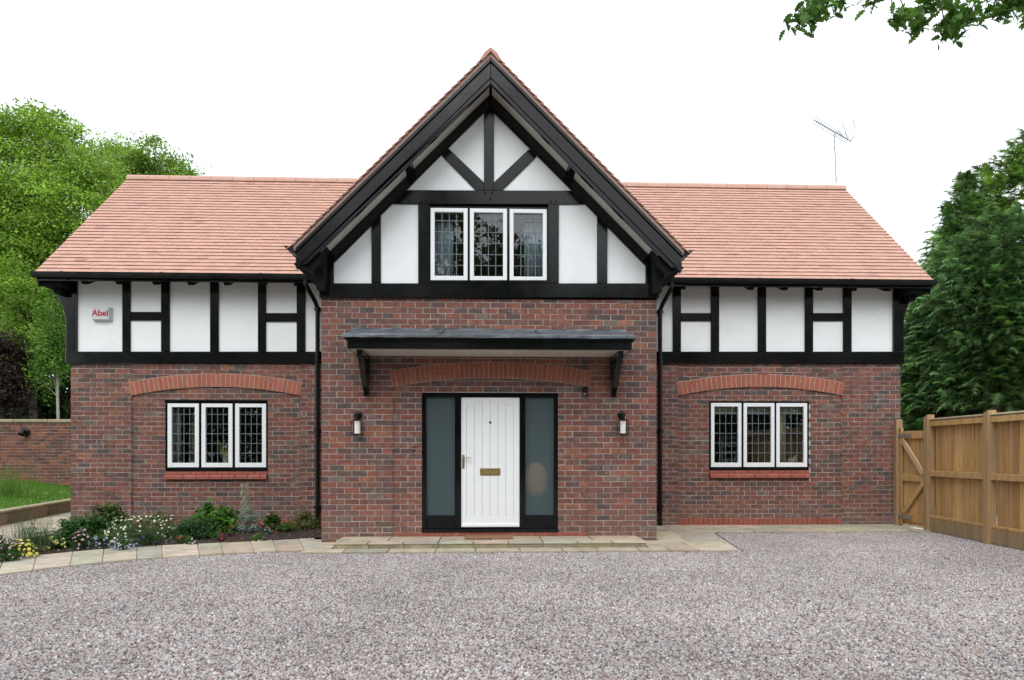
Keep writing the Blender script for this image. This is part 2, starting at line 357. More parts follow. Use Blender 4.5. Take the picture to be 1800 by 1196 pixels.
# --- returns of the gable, brick below
for sx, xx in ((-1, xg0), (1, xg1)):
    lay(.03, YM, 0, zgt, 0, (lambda x, d, z, s=sx, X=xx: (X - s * d, x, z)))
mb = MB()
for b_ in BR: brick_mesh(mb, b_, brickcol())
for sx, xx in ((-1, xg0), (1, xg1)):
    m2 = MB(); m2.box(min(xx - sx * .006, xx - sx * .1), max(xx - sx * .006, xx - sx * .1), .12, YM + .1, 0, zgt); o = m2.build('return_wall', 'mortar', house)
tag(mb.build('brickwork', 'brick', o), kind='stuff'); BR.clear()

# --- wings: brick below, arch, window opening, plinth
ztop = W(300, 639.5, YM)[1]
WIN = {'l': dict(o=(290, 470.8, 703.5, 828), cas=[(295, 350), (354.5, 409), (413.7, 468)], cy=(709.6, 822), ins=(7, 6.3)),
       'r': dict(o=(1246.5, 1422.5, 703, 827), cas=[(1249.6, 1303), (1306.8, 1361), (1364.4, 1418.4)], cy=(708.7, 821.4), ins=(6, 6.3))}
wing = {}
for sd_, (wa, wb, pa, pb, A) in {'l': (124.4, 565, 231, 527, ((231, 695), (527, 695), (378, 680), (378, 657.5), 36)),
                                 'r': (1154, 1583, 1192.6, 1480.5, ((1193, 695), (1480.5, 695), (1336, 680), (1336, 658.5), 34))}.items():
    xa, xb = WX(wa, YM), WX(wb, YM)
    if sd_ == 'l': xb = xg0 + .05
    else: xa = xg1 - .05
    p0, p1 = WX(pa, YM), WX(pb, YM); d = WIN[sd_]; Yf = YM + REC
    h = (WX(d['o'][0], Yf), WX(d['o'][1], Yf), W(400, d['o'][3] + 15, Yf)[1], W(400, d['o'][2], Yf)[1])
    fw = MB(); e = .006
    fw.box(xa + .004, p0, YM + e, YM + .14, 0, ztop); fw.box(p1, xb - .004, YM + e, YM + .14, 0, ztop)
    zs = W(400, 690, YM)[1]; fw.box(p0, p1, YM + e + .0002, YM + .14, zs + .13, ztop)
    fw.box(p0, h[0], Yf + e, YM + .14, 0, zs + .13); fw.box(h[1], p1, Yf + e, YM + .14, 0, zs + .13)
    fw.box(h[0], h[1], Yf + e, YM + .14, h[3], zs + .13); fw.box(h[0], h[1], Yf + e, YM + .14, 0, h[2])
    ww = fw.build('wing_wall', 'mortar', house); wing[sd_] = ww
    md = arch(ww, A[0], A[1], A[2], A[3], YM, A[4], YM - .007)
    lay(xa, p0, 0, ztop + .06, YM, FX); lay(p1, xb, 0, ztop + .06, YM, FX, start=1)
    lay(p0, p1, .155, ztop, Yf, FX, holes=[h], test=lambda x, z: z < md(x)); lay(p0, p1, .155, ztop + .06, YM, FX, test=lambda x, z: z >= md(x))
    headers(ww, p0 + .003, p1 - .003, .005, .152, Yf - .022, 33)
    mb = MB()
    for b_ in BR: brick_mesh(mb, b_, tuple(x * .93 for x in brickcol()))  # wing bricks darkened in colour for the lesser light on the set-back walls
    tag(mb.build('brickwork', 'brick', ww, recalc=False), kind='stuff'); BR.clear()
    # two-course sill of smooth red tiles
    n = 8; x0s, x1s = h[0] + .005, h[1] - .005; z1 = W(400, d['o'][3], Yf)[1]
    for i in range(n):
        for row in (0, 1):
            off = .5 if row else 0
            a_ = x0s + (x1s - x0s) * (i + (off if i else 0)) / n; c_ = x0s + (x1s - x0s) * min(n, (i + 1 + off)) / n
            mb = MB(); mb.cur = jit((.30, .085, .06), .1)
            prof = [(Yf + .08, z1 - .002), (Yf - .012, z1 - .02), (Yf - .012, z1 - .062), (Yf + .08, z1 - .062)] if row == 0 else \
                   [(Yf + .05, z1 - .066), (Yf - .012, z1 - .066), (Yf - .058, z1 - .085), (Yf - .064, z1 - .10), (Yf - .064, z1 - .152), (Yf + .05, z1 - .152)]
            k = len(prof); a_ += .004; c_ -= .004
            mb.add([(a_, y, z) for y, z in prof] + [(c_, y, z) for y, z in prof], [tuple(range(k)), tuple(range(2 * k - 1, k - 1, -1))] + [(j, j + k, (j + 1) % k + k, (j + 1) % k) for j in range(k)])
            mb.build('sill_tile', 'engred', ww, bevel=.003)
# --- end walls and back wall
YB = 7.6; YR, ZR, YE, ZE = 4.9, 7.41, 1.78, 4.515
mb = MB()
for sx, xx in ((-1, xm0), (1, xm1)):
    lay(YM + .03, YB, 0, ztop, 0, (lambda x, d, z, s=sx, X=xx: (X - s * d, x, z)))
    a_, c_ = sorted((xx - sx * .006, xx - sx * .2)); m2 = MB(); m2.box(a_, c_, YM + .14, YB, 0, ztop); ew = m2.build('end_wall', 'mortar', house)
    m2 = MB(); prof = [(YM + .05, ztop), (YB, ztop), (YB, ZE + .1), (YR, ZR - .25), (YM + .05, ZE + .1)]; k = 5
    m2.add([(a_, y, z) for y, z in prof] + [(c_, y, z) for y, z in prof], [tuple(range(k)), tuple(range(2 * k - 1, k - 1, -1))] + [(j, j + k, (j + 1) % k + k, (j + 1) % k) for j in range(k)])
    m2.build('end_gable', 'plaster', house)
for b_ in BR: brick_mesh(mb, b_, brickcol())
tag(mb.build('brickwork', 'brick', ew), kind='stuff'); BR.clear()
mb = MB(); mb.cur = (.2, .08, .06); mb.box(xm0, xm1, YB, YB + .2, 0, ZE); mb.build('back_wall', 'brick', house)

# --- timber framing: helper that turns measured outlines into boards
def timber(name, pts, Y, front, thick=.09, parent=house, mat='timber', bevel=.006):
    mb = MB(); mb.prism([W(*p, Y) for p in pts], front, front + thick); return mb.build(name, mat, parent, bevel=bevel)
def rect(a, b_, c, d): return [(a, c), (b_, c), (b_, d), (a, d)]
gframe = empty('gable_framing', (0, 0, zgt), house)
T = lambda n, pts, f=-.035: timber(n, pts, 0, f, .09, gframe)
PN = lambda pts: timber('render_panel', pts, 0, -.006, .07, gframe, 'plaster', .002)
e = 2
PN([(586, 501), (655, 501), (655, 396), (586, 465)]); PN([(668, 501), (737, 501), (737, 358), (690, 358), (668, 382)])
PN([(980, 501), (1051, 501), (1051, 384), (1027, 358), (980, 358)]); PN([(1065, 501), (1136, 501), (1136, 470), (1065, 398)])
PN([(714, 337), (839, 337), (777, 272)]); PN([(851, 199), (786, 262), (851, 325)])
PN([(867, 199), (932, 264), (867, 325)]); PN([(880, 338), (1006, 338), (943, 273)])
T('sill_beam', rect(562, 1157.5, 499.5, 524.5), -.05)
T('corner_post', rect(562.5, 587.6, 445, 499)); T('corner_post', rect(1134, 1157, 447, 499))
T('post', rect(653.5, 670, 380, 499)); T('post', rect(735.4, 755, 360.5, 499)); T('post', rect(963, 982, 360.5, 499)); T('post', rect(1049, 1067, 380, 499))
T('collar_beam', [(690, 360), (716, 335.5), (1003.5, 336.5), (1029, 360.5)], -.03)
T('king_post', rect(850.8, 868.2, 195, 336), -.031)
T('brace', [(777, 275), (788.7, 262.5), (851, 322), (851, 336), (836.5, 336)], -.029); T('brace', [(943, 276), (929.5, 263.5), (868, 322), (868, 336), (882.5, 336)], -.029)
T('rafter_beam', [(577, 472), (577, 443), (859.3, 161), (859.3, 191.5), (588, 461.5), (588, 472)], -.036); T('rafter_beam', [(1144, 476), (1144, 446), (859.5, 161), (859.5, 191.5), (1134, 466.5), (1134, 476)], -.036)
T('window_sill', rect(752, 966, 494, 499.5), -.05)
for p in [(853, 183), (864, 183), (786, 266), (781, 271), (933, 266), (939, 271), (853, 340), (865, 340), (862, 352), (703, 341), (689, 357), (1016, 341), (1030, 356), (656, 388), (666, 379), (1053, 380), (1063, 389), (968, 356), (977, 356), (741, 356), (750, 356), (583, 503), (658, 503), (667, 503), (741, 503), (750, 503), (968, 506), (977, 506), (1053, 505), (1063, 505)]:
    x, z = W(*p, 0); mb = MB(); mb.lathe([(.013, 0), (.013, .012), (.006, .017)], (x, -.05 if p[1] > 499 else -.035, z), 'y', 8); mb.build('peg', 'blackpl', gframe)
mb = MB(); hw = WX(1150, 0); ap = W(859, 150, 0)[1]
mb.prism([(-hw, zgt + .02), (hw, zgt + .02), (hw, 4.35), (0, ap - .05), (-hw, 4.35)], .065, .13)
bk = mb.build('backing', 'timber', gframe)
# cut the backing open behind the upper window
x0, z1 = W(757, 366, 0); x1, z0 = W(961, 494, 0); bpy.data.objects.remove(bk)
mb = MB(); mb.prism([(-hw, zgt + .02), (x0, zgt + .02), (x0, ap - .05 + x0), (-hw, 4.35)], .065, .13); mb.prism([(hw, zgt + .02), (x1, zgt + .02), (x1, ap - .05 - x1), (hw, 4.35)], .065, .13)
mb.prism([(x0, z1), (x1, z1), (x1, ap - .05 - x1), (0, ap - .05), (x0, ap - .05 + x0)], .065, .13); mb.prism([(x0, zgt + .02), (x1, zgt + .02), (x1, z0), (x0, z0)], .065, .13)
mb.build('backing', 'timber', gframe)
for sx, xx in ((-1, xg0), (1, xg1)):
    mb = MB(); a_, c_ = sorted((xx + sx * .02, xx - sx * .08)); mb.box(a_, c_, .06, 3.0, zgt, 4.45); mb.build('return_boarding', 'timber', gframe)

for sd_, posts, rails, wA, wB, corner, bpts, pt in (
    ('l', [(216, 230), (284, 299), (370, 385), (454, 468), (522, 537)], [(230, 284, 549, 564), (468, 522, 551, 566)], 118, 566, (118, 137),
     [(119, 600), (118, 565), (112, 541), (104, 524), (96.5, 512), (96, 492), (120, 492)], 495),
    ('r', [(1182, 1196.5), (1249, 1263.5), (1331.4, 1346), (1414, 1428.4), (1481.3, 1496)], [(1196.5, 1249, 551, 565), (1428.4, 1481.3, 551, 565)], 1153, 1587, (1568.5, 1586.5),
     [(1585.5, 602), (1586, 568), (1592, 545), (1599, 529), (1606, 518), (1607, 494), (1584, 494)], 497)):
    fr_ = empty('wing_framing', (WX((wA + wB) / 2, YM), YM, ztop), house)
    TW = lambda n, pts, f=-.03: timber(n, pts, YM, YM + f, .10, fr_)
    TW('sill_beam', rect(wA, wB, 619, 639.5), -.05)
    for a_, c_ in posts: TW('post', rect(a_, c_, 489, 618.7))
    for r_ in rails: TW('rail', rect(r_[0] + .3, r_[1] - .3, r_[2], r_[3]), -.028)
    TW('corner_post', rect(*corner, 489, 618.7), -.04); timber('corner_bracket', bpts, YM, YM - .03, .10, fr_)
    ed = sorted([x for p in posts for x in p] + ([corner[1], 567] if sd_ == 'l' else [corner[0], 1152]))
    for i in range(0, len(ed), 2):
        a_, c_ = ed[i], ed[i + 1]; rr = [r_ for r_ in rails if abs(r_[0] - a_) < 2]
        for y0, y1 in ([(489, rr[0][2] + 1.5), (rr[0][3] - 1.5, 620)] if rr else [(489, 620)]):
            timber('render_panel', rect(a_ - 1.5, c_ + 1.5, y0, y1), YM, YM + .002, .06, fr_, 'plaster', .002)
    mb = MB(); xa, xb = WX(wA + 2, YM), WX(wB, YM); mb.box(xa, xb, YM + .07, YM + .12, ztop, ZE); mb.build('backing', 'timber', fr_)
    for (a_, c_) in posts:
        for yy in (504, 616, 555):
            if yy == 555 and not any(abs(r_[0] - c_) < 2 or abs(r_[1] - a_) < 2 for r_ in rails): continue
            x, z = W((a_ + c_) / 2, yy, YM); mb = MB(); mb.lathe([(.012, 0), (.012, .01), (.005, .015)], (x, YM - .03, z), 'y', 8); mb.build('peg', 'blackpl', fr_)

# ------------------------------------------------------------------ roofs
def tiles(parent, O, A, U, Nn, ulen, courses, gauge, wd, keep=None, ind=0, tcol=(.535, .315, .242)):
    O, A, U, Nn = map(Vector, (O, A, U, Nn)); items = []
    for k in range(courses):
        off = (wd / 2 if k % 2 else 0); i = 0; u = -off
        while u < ulen - .01:
            a_, c_ = max(0, u), min(ulen, u + wd - .003); u += wd
            if c_ - a_ < .02: continue
            if keep and not keep((a_ + c_) / 2, k * gauge): continue
            items.append((k, a_, c_))
    big = MB(); done = 0
    for k, a_, c_ in items:
        s0 = k * gauge + random.gauss(0, .0015); s1 = s0 + gauge + .035; lift = random.gauss(0, .0012)
        single = done < ind; mb = MB() if single else big
        mb.cur = jit(tcol, .04) if random.random() > .02 else jit((tcol[0] * .86, tcol[1] * .8, tcol[2] * .84), .06)
        P = lambda u, s, n: O + A * u + U * s + Nn * n
        vs = [P(a_, s0, .023 + lift), P(c_, s0, .023 + lift), P(c_, s0, .033 + lift), P(a_, s0, .033 + lift), P(a_, s1, .001), P(c_, s1, .001), P(c_, s1, .012), P(a_, s1, .012)]
        mb.add(vs, [(0, 1, 2, 3), (3, 2, 6, 7), (1, 5, 6, 2), (4, 0, 3, 7), (0, 4, 5, 1)])
        if single: mb.build('roof_tile', 'tile', parent, recalc=False); done += 1
    tag(big.build('tiling', 'tile', parent, recalc=False), kind='stuff')
xr0, xr1 = WX(62, YE), WX(1640, YE)
th = math.atan2(ZR - ZE, YR - YE); U1 = (0, math.cos(th), math.sin(th)); N1 = (0, -math.sin(th), math.cos(th)); SL = math.hypot(ZR - ZE, YR - YE)
mb = MB(); prof = [(YE, ZE - .02), (YR, ZR - .02), (2 * YR - YE, ZE - .02), (2 * YR - YE, ZE - .12), (YR, ZR - .14), (YE + .06, ZE - .12)]; k = len(prof)
def yz_prism(mb, prof, x0, x1):
    k = len(prof); return mb.add([(x0, y, z) for y, z in prof] + [(x1, y, z) for y, z in prof], [tuple(range(k)), tuple(range(2 * k - 1, k - 1, -1))] + [(j, j + k, (j + 1) % k + k, (j + 1) % k) for j in range(k)])
mb.cur = (.3, .15, .11); yz_prism(mb, prof, xr0 + .02, xr1 - .02); main_roof = mb.build('main_roof', 'tile', house)
GAP_Z = 7.15                                     # gable ridge, under its tiles
def keep(u, s):
    x = xr0 + u; z = ZE + s * math.sin(th); return z > GAP_Z - abs(x) - .25 or abs(x) > 3.0
NC = 32; ga = SL / NC
tiles(main_roof, (xr0, YE, ZE), (1, 0, 0), U1, N1, xr1 - xr0, NC, ga, .2, keep, 150)
mb = MB(); mb.cur = (.5, .25, .19); yz_prism(mb, [(2 * YR - YE, ZE - .02), (2 * YR - YE, ZE + .02), (YR, ZR + .02), (YR, ZR - .02)], xr0, xr1); mb.build('rear_slope', 'tile', main_roof)
n = int((xr1 - xr0) / .45); sp = (xr1 - xr0) / n
for i in range(n):
    mb = MB(); mb.cur = jit((.54, .335, .265), .05); a_, c_ = xr0 + i * sp + .004, xr0 + (i + 1) * sp - .004; pr = []
    for t in range(7):
        an = math.pi * (t / 6); pr.append((YR - math.cos(an) * .13, ZR - .055 + math.sin(an) * .135))
    yz_prism(mb, pr, a_, c_); mb.build('ridge_tile', 'tile', main_roof)
    if i: mb = MB(); mb.cur = (.2, .17, .15)
for sx, xx in ((-1, xr0), (1, xr1)):              # black verge boards at the two ends
    for s2 in (-1, 1):
        mb = MB(); a_, c_ = sorted((xx - sx * .05, xx - sx * .01)); pr = [(YR, ZR - .04), (YR, ZR - .27), (YR + s2 * (YR - YE) * .98, ZE - .22), (YR + s2 * (YR - YE), ZE - .02)]
        yz_prism(mb, pr, a_, c_); mb.build('verge_board', 'timber', house)
    mb = MB(); a_, c_ = sorted((xx - sx * .05, (xm0 if sx < 0 else xm1) - sx * .05)); mb.box(a_, c_, YM - .35, YM + .02, ZE - .20, ZE - .08); mb.box(*sorted((xx - sx * .18, xx - sx * .3)), YM - .2, YM + .1, ZE - .30, ZE - .12)
    mb.build('eaves_box', 'darkwood', house)
for x0, x1, sgn in ((xr0 - .01, xg0 - .06, -1), (xg1 + .06, xr1 + .01, 1)):
    # gutter with clips, fascia, boxed eaves and rafter feet
    g_ = MB(); pr = [(YE - .10, ZE + .005), (YE - .112, ZE + .005), (YE - .108, ZE - .05), (YE - .085, ZE - .085), (YE - .03, ZE - .088), (YE - .002, ZE - .05), (YE - .002, ZE - .03), (YE - .01, ZE - .035), (YE - .035, ZE - .075), (YE - .08, ZE - .072), (YE - .096, ZE - .045)]
    yz_prism(g_, pr, x0, x1); gut = g_.build('gutter', 'blackpl', house)
    xx = x0 + .5
    while xx < x1 - .1:
        mb = MB(); yz_prism(mb, [(YE - .116, ZE + .01), (YE - .112, ZE - .055), (YE - .088, ZE - .093), (YE - .028, ZE - .094), (YE - .001, ZE - .05), (YE - .004, ZE - .045), (YE - .03, ZE - .088), (YE - .086, ZE - .086), (YE - .108, ZE - .05), (YE - .11, ZE + .01)], xx, xx + .05); mb.build('gutter_clip', 'blackpl', gut); xx += 1.7
    mb = MB(); mb.box(x0 + .03, x1, YE + .002, YE + .025, ZE - .13, ZE - .015); mb.build('fascia', 'timber', house)
    mb = MB(); mb.box(x0 + .03, x1, YE + .03, YM + .1, ZE - .02, ZE - .005); mb.build('eaves_boarding', 'darkwood', house)
for p in [153, 213, 277, 338, 401, 462, 523, 1199, 1257, 1318, 1377, 1438, 1497, 1557]:
    x = WX(p, 1.95); mb = MB(); yz_prism(mb, [(YE + .03, ZE - .13), (YE + .08, ZE - .17), (YE + .16, ZE - .15), (YM + .02, ZE - .02), (YE + .03, ZE - .02)], x - .035, x + .035); mb.build('rafter_foot', 'darkwood', house, bevel=.004)
# downpipes with swan necks
for px, s_ in ((558, -1), (1160.5, 1)):
    x = WX(px, 2.08); mb = MB(); x2 = x + s_ * .12
    mb.tube([(x2, YE - .05, ZE - .085), (x2, YE - .05, ZE - .16), (x2 - s_ * .03, YE + .02, ZE - .24), (x + s_ * .02, 2.02, ZE - .42), (x, 2.09, ZE - .52), (x, 2.09, .02)], .04, 12)
    dp = mb.build('downpipe', 'blackpl', house, smooth=False)
    for z in (ZE - .56, ztop + .02, 1.75, .35):
        mb = MB(); mb.tube([(x, 2.09, z), (x, 2.09, z + .07)], .05, 12); mb.box(x - .07, x + .07, 2.10, YM - .001, z + .02, z + .05); mb.build('pipe_collar', 'blackpl', dp)

# --- gable roof
YV = -.52; XE = 2.87; APX = 7.19; EZ = APX - XE
gable_roof = MB(); gable_roof.cur = (.36, .24, .2)
t_ = .06
for s in (-1, 1): gable_roof.prism([(0, APX), (s * XE, EZ), (s * (XE - .03), EZ - .06), (0, APX - .075)], YV + .01, 4.7)
gable_roof = gable_roof.build('gable_roof', 'tile', house)
q = math.sqrt(.5)
for s in (-1, 1):
    tiles(gable_roof, (s * (XE + .03), YV - .02, EZ - .03), (0, 1, 0), (-s * q, 0, q), (s * q, 0, q), 5.1, 31, (XE + .03) / q / 31, .2, None, 0 if s > 0 else 0)
for i in range(12):
    mb = MB(); mb.cur = jit((.50, .27, .21), .08); y0 = YV - .025 + i * .44; zc = APX + .01
    pr = [(-.16, zc - .13), (-.09, zc - .02), (0, zc + .055), (.09, zc - .02), (.16, zc - .13), (.12, zc - .13), (0, zc - .0), (-.12, zc - .13)]
    mb.add([(x, y0 + .004, z) for x, z in pr] + [(x, y0 + .436, z) for x, z in pr], [(0, 1, 6, 7), (1, 2, 6), (2, 3, 6), (3, 4, 5, 6), (15, 14, 9, 8), (14, 10, 9), (14, 11, 10), (14, 13, 12, 11)] + [(j, (j + 1) % 8, (j + 1) % 8 + 8, j + 8) for j in range(8)]); mb.build('ridge_tile', 'tile', gable_roof)
AB = 7.13                                        # top of the bargeboards at the apex
for s in (-1, 1):
    def off(z, x): return (s * x, z - x)
    def strip(name, d0, d1, y0, y1, xe=2.81):
        a0, a1 = AB - d0, AB - d1; zb = 4.10
        pts = [(0, a0), (s * xe, a0 - xe)]
        if a1 - xe < zb: pts += [(s * xe, max(zb, a1 - xe)), (s * (a1 - zb), zb)] if a1 - zb < xe else [(s * xe, zb)]
        else: pts += [(s * xe, a1 - xe)]
        pts += [(0, a1)]
        mb = MB(); mb.prism(pts, y0, y1); mb.build(name, 'timber', gable_roof, bevel=.006)
    strip('bargeboard', .068, .29, YV + .03, YV + .10)
    strip('barge_moulding', .0, .066, YV + .002, YV + .098)
    strip('barge_moulding', .294, .375, YV + .035, YV + .101, 2.8)
    # sloping soffit in three lengths between the purlins
    for d0, d1 in ((0.02, 1.16), (1.27, 2.42)):
        mb = MB(); mb.prism([(s * d0, 6.86 - d0), (s * d1, 6.86 - d1), (s * d1, 6.845 - d1), (s * d0, 6.845 - d0)], YV + .10, -.03); mb.build('soffit_board', 'soffit', gable_roof)
    mb = MB(); mb.box(*sorted((s * 1.17, s * 1.26)), YV + .10, .02, 5.585, 5.70); mb.build('purlin_end', 'timber', gable_roof)
    # dark boxed eaves beside the soffit
    mb = MB(); mb.prism([(s * 2.43, 4.47), (s * 2.86, 4.04 + .08), (s * 2.74, 4.10), (s * 2.58, 4.02), (s * 2.5, 4.12), (s * 2.43, 4.40)], YV + .10, 2.6); mb.build('eaves_box', 'darkwood', gable_roof)
    mb = MB(); mb.prism([(s * 2.46, 4.40), (s * 2.72, 4.16), (s * 2.58, 3.98), (s * 2.58, 3.80), (s * 2.46, 3.78)], YV + .28, .0); mb.build('eaves_corbel', 'darkwood', gable_roof, bevel=.008)
    mb = MB(); x = 2.88; zt = EZ - .01
    mb.prism([(s * (x + .10), zt + .045), (s * (x - .04), zt + .04), (s * (x - .065), zt - .06), (s * (x - .04), zt - .055), (s * (x + .01), zt - .02), (s * (x + .06), zt + .005)], YV - .0, 1.85); mb.build('gutter', 'blackpl', gable_roof)

# ------------------------------------------------------------------ windows
def window(o, cas, cy, ins, Yf, parent, cols=4, rows=6, first=.72):
    x0, z1 = W(o[0], o[2], Yf); x1, z0 = W(o[1], o[3], Yf); mb = MB(); bx = WX(cas[0][0], Yf) + .012; ex = WX(cas[-1][1], Yf) - .012
    zc1, zc0 = W(cas[0][0], cy[0], Yf)[1], W(cas[0][0], cy[1], Yf)[1]
    F = (Yf, Yf + .085)
    mb.box(x0, bx, *F, z0, z1); mb.box(ex, x1, *F, z0, z1); mb.box(bx, ex, F[0] + .001, F[1], zc1 - .012, z1 - .001); mb.box(bx, ex, F[0] - .012, F[1], z0 + .001, zc0 + .012)
    for i in range(len(cas) - 1): mb.box(WX(cas[i][1], Yf) - .012, WX(cas[i + 1][0], Yf) + .012, F[0] + .0015, F[1], zc0, zc1)
    win = mb.build('window', 'timber', parent, bevel=.004)
    for a_, c_ in cas:
        A0, A1 = WX(a_, Yf), WX(c_, Yf); bw = ins[0] / FPX * (Yf - CY); bh = ins[1] / FPX * (Yf - CY); B0, B1, Z0, Z1 = A0 + bw, A1 - bw, zc0 + bh * 1.25, zc1 - bh
        mb = MB(); y0, y1 = Yf - .014, Yf + .05
        mb.box(A0, B0, y0, y1, zc0, zc1); mb.box(B1, A1, y0, y1, zc0, zc1); mb.box(B0, B1, y0 + .0008, y1, Z1, zc1); mb.box(B0, B1, y0 + .0008, y1, zc0, Z0)
        cs = mb.build('casement', 'white', win, bevel=.004)
        zs = [Z1]; hgt = (Z1 - Z0) / (rows - 1 + first); zs += [Z1 - hgt * first - hgt * i for i in range(rows)]; zs[-1] = Z0
        xs = [B0 + (B1 - B0) * i / cols for i in range(cols + 1)]; yg = Yf + .024
        mb = MB()
        for x in xs[1:-1]: mb.box(x - .0055, x + .0055, yg - .005, yg + .009, Z0, Z1)
        for z in zs[1:-1]: mb.box(B0, B1, yg - .004, yg + .008, z - .0055, z + .0055)
        mb.build('lead_cames', 'came', win)
        for i in range(cols):
            for j in range(rows):
                mb = MB(); t = random.gauss(0, .0004); mb.box(xs[i], xs[i + 1], yg, yg + .004, zs[j + 1], zs[j])
                pn = mb.build('pane', 'glass', win, recalc=False); pn.rotation_euler = (random.gauss(0, .0007), 0, random.gauss(0, .0007))
    return win
for sd_ in 'lr':
    d = WIN[sd_]; window(d['o'], d['cas'], d['cy'], d['ins'], YM + REC + .02, wing[sd_])
window((754.5, 963.2, 362, 497), [(757, 822), (826, 891.2), (895.8, 961)], (366, 494), (7.0, 7), -.012, gframe)
def room(x0, x1, y0, y1, z0, z1, nm='room_lining'):
    mb = MB(); v = [(x0, y0, z0), (x1, y0, z0), (x1, y1, z0), (x0, y1, z0), (x0, y0, z1), (x1, y0, z1), (x1, y1, z1), (x0, y1, z1)]
    mb.add(v, [(0, 1, 2, 3), (7, 6, 5, 4), (1, 5, 6, 2), (2, 6, 7, 3), (3, 7, 4, 0)]); return mb.build(nm, 'room', house, recalc=False)
room(xm0 + .25, xg0 + .02, YM + .142, 5.6, .1, 2.85); room(xg1 - .02, xm1 - .25, YM + .142, 5.6, .1, 2.85); room(-2.2, 2.2, .135, 1.6, zgt + .03, 5.4); room(-1.6, 1.6, .125, 4.5, .05, 2.75)

# ------------------------------------------------------------------ front door
YD = .06
door = MB(); D = lambda px, py: W(px, py, YD)
fx = lambda a_, c_, t, b_, y0, y1: (WX(a_, YD), WX(c_, YD), y0, y1, W(860, b_, YD)[1], W(860, t, YD)[1])
mb = MB()
for a_, c_, t, b_ in ((742, 749.5, 691.5, 929), (799.6, 810.5, 698.8, 929), (913.5, 923.2, 698.8, 929), (973, 980.5, 691.5, 929)): mb.box(*fx(a_, c_, t, b_, YD - .02, YD + .09))
mb.box(*fx(749.5, 973, 691.5, 698.6, YD - .019, YD + .09)); mb.box(*fx(749.5, 799.6, 906, 929, YD - .005, YD + .08)); mb.box(*fx(923.2, 973, 906, 929, YD - .005, YD + .08)); mb.box(*fx(741.6, 981, 929, 935, YD - .06, YD + .09))
dfr = mb.build('door_frame', 'timber', front_wall, bevel=.004)
for a_, c_ in ((749.5, 799.6), (923.2, 973)):
    mb = MB(); mb.box(*fx(a_, c_, 698.6, 906, YD + .02, YD + .032)); mb.build('side_light', 'frost', dfr)
door = empty('front_door', (WX(862, YD), YD, dz0 + .05), house)
mb = MB(); mb.box(*fx(810.6, 913.4, 698.8, 926.5, YD + .022, YD + .06)); mb.build('door_core', 'white', door)
for a_, c_ in ((810.8, 819.8), (903.2, 913.3)): mb = MB(); mb.box(*fx(a_, c_, 699, 926, YD - .001, YD + .022)); mb.build('stile', 'white', door, bevel=.003)
mb = MB(); mb.box(*fx(819.8, 903.2, 908, 926, YD - .001, YD + .022)); mb.build('bottom_rail', 'white', door, bevel=.003)
pts = [D(819.8, 699), D(903.2, 699)] + [D(903.2 - 83.4 * t / 10, 716 - 9 * math.sin(math.pi * t / 10)) for t in range(11)]
mb = MB(); mb.prism(pts, YD - .001, YD + .022); mb.build('arched_top_rail', 'white', door, bevel=.002)
for i in range(6):
    a_ = 819.9 + 13.87 * i; mb = MB(); mb.box(*fx(a_ + .25, a_ + 13.62, 700, 908, YD + .004, YD + .022)); mb.build('door_plank', 'white', door, bevel=.0035)
mb = MB(); mb.box(*fx(811, 913, 921, 926.8, YD - .028, YD - .001)); mb.build('weather_bar', 'white', door, bevel=.008)
x, z = D(861.8, 743); mb = MB(); mb.lathe([(.017, 0), (.017, .008), (.01, .012)], (x, YD + .004, z), 'y', 14); mb.build('door_viewer', 'brass', door)
bpy.data.objects['door_viewer'].data.materials[0] = M['blackpl']
x0, x1, _, _, z0, z1 = fx(843.8, 879.5, 823.5, 836, 0, 0); mb = MB(); mb.box(x0, x1, YD - .006, YD + .004, z0, z1); lp = mb.build('letter_plate', 'brass', door, bevel=.003)
mb = MB(); mb.box(x0 + .035, x1 - .035, YD - .011, YD - .006, z0 + .022, z1 - .022); mb.build('letter_flap', 'brass', door, bevel=.003)
x0, x1, _, _, z0, z1 = fx(812.6, 816.6, 800, 824, 0, 0); mb = MB(); mb.box(x0, x1, YD - .010, YD - .001, z0, z1); mb.build('handle_plate', 'brass', door, bevel=.004)
xm_ = (x0 + x1) / 2; mb = MB(); mb.tube([(xm_, YD - .005, z1 - .045), (xm_, YD - .045, z1 - .045), (xm_ + .02, YD - .055, z1 - .045), (xm_ + .12, YD - .055, z1 - .043)], .009, 8); mb.build('door_handle', 'steel', door)

# ------------------------------------------------------------------ lead canopy over the door
can = empty('door_canopy', (0, -.36, 2.85), house); YC = -.72; xc0, xc1 = WX(610, YC), WX(1111, YC)
mb = MB(); mb.box(xc0, xc1, YC, -.001, 2.853, 2.96); mb.build('fascia', 'timber', can, bevel=.006)
mb = MB(); mb.box(xc0 + .04, xc1 - .04, YC + .04, -.012, 2.846, 2.8525); mb.build('soffit_board', 'soffit', can)
mb = MB(); mb.box(xc0 - .02, xc1 + .02, YC - .02, -.002, 2.962, 2.985); mb.build('moulding', 'timber', can, bevel=.006)
mb = MB(); mb.box(xc0 - .045, xc1 + .045, YC - .045, -.003, 2.987, 3.03); mb.build('moulding', 'timber', can, bevel=.014, seg=3)
n = 26; xs = [xc0 - .06 + (xc1 - xc0 + .12) * i / n for i in range(n + 1)]; v = []; f = []
rows_ = [(YC - .062, 3.005), (YC - .065, 3.04), (YC - .05, 3.055), (-.30, 3.16), (-.03, 3.235), (-.012, 3.25), (-.012, 3.33 - .06)]
for y, z in rows_:
    for x in xs: v.append((x, y + random.gauss(0, .0025), z + random.gauss(0, .003)))
K = n + 1
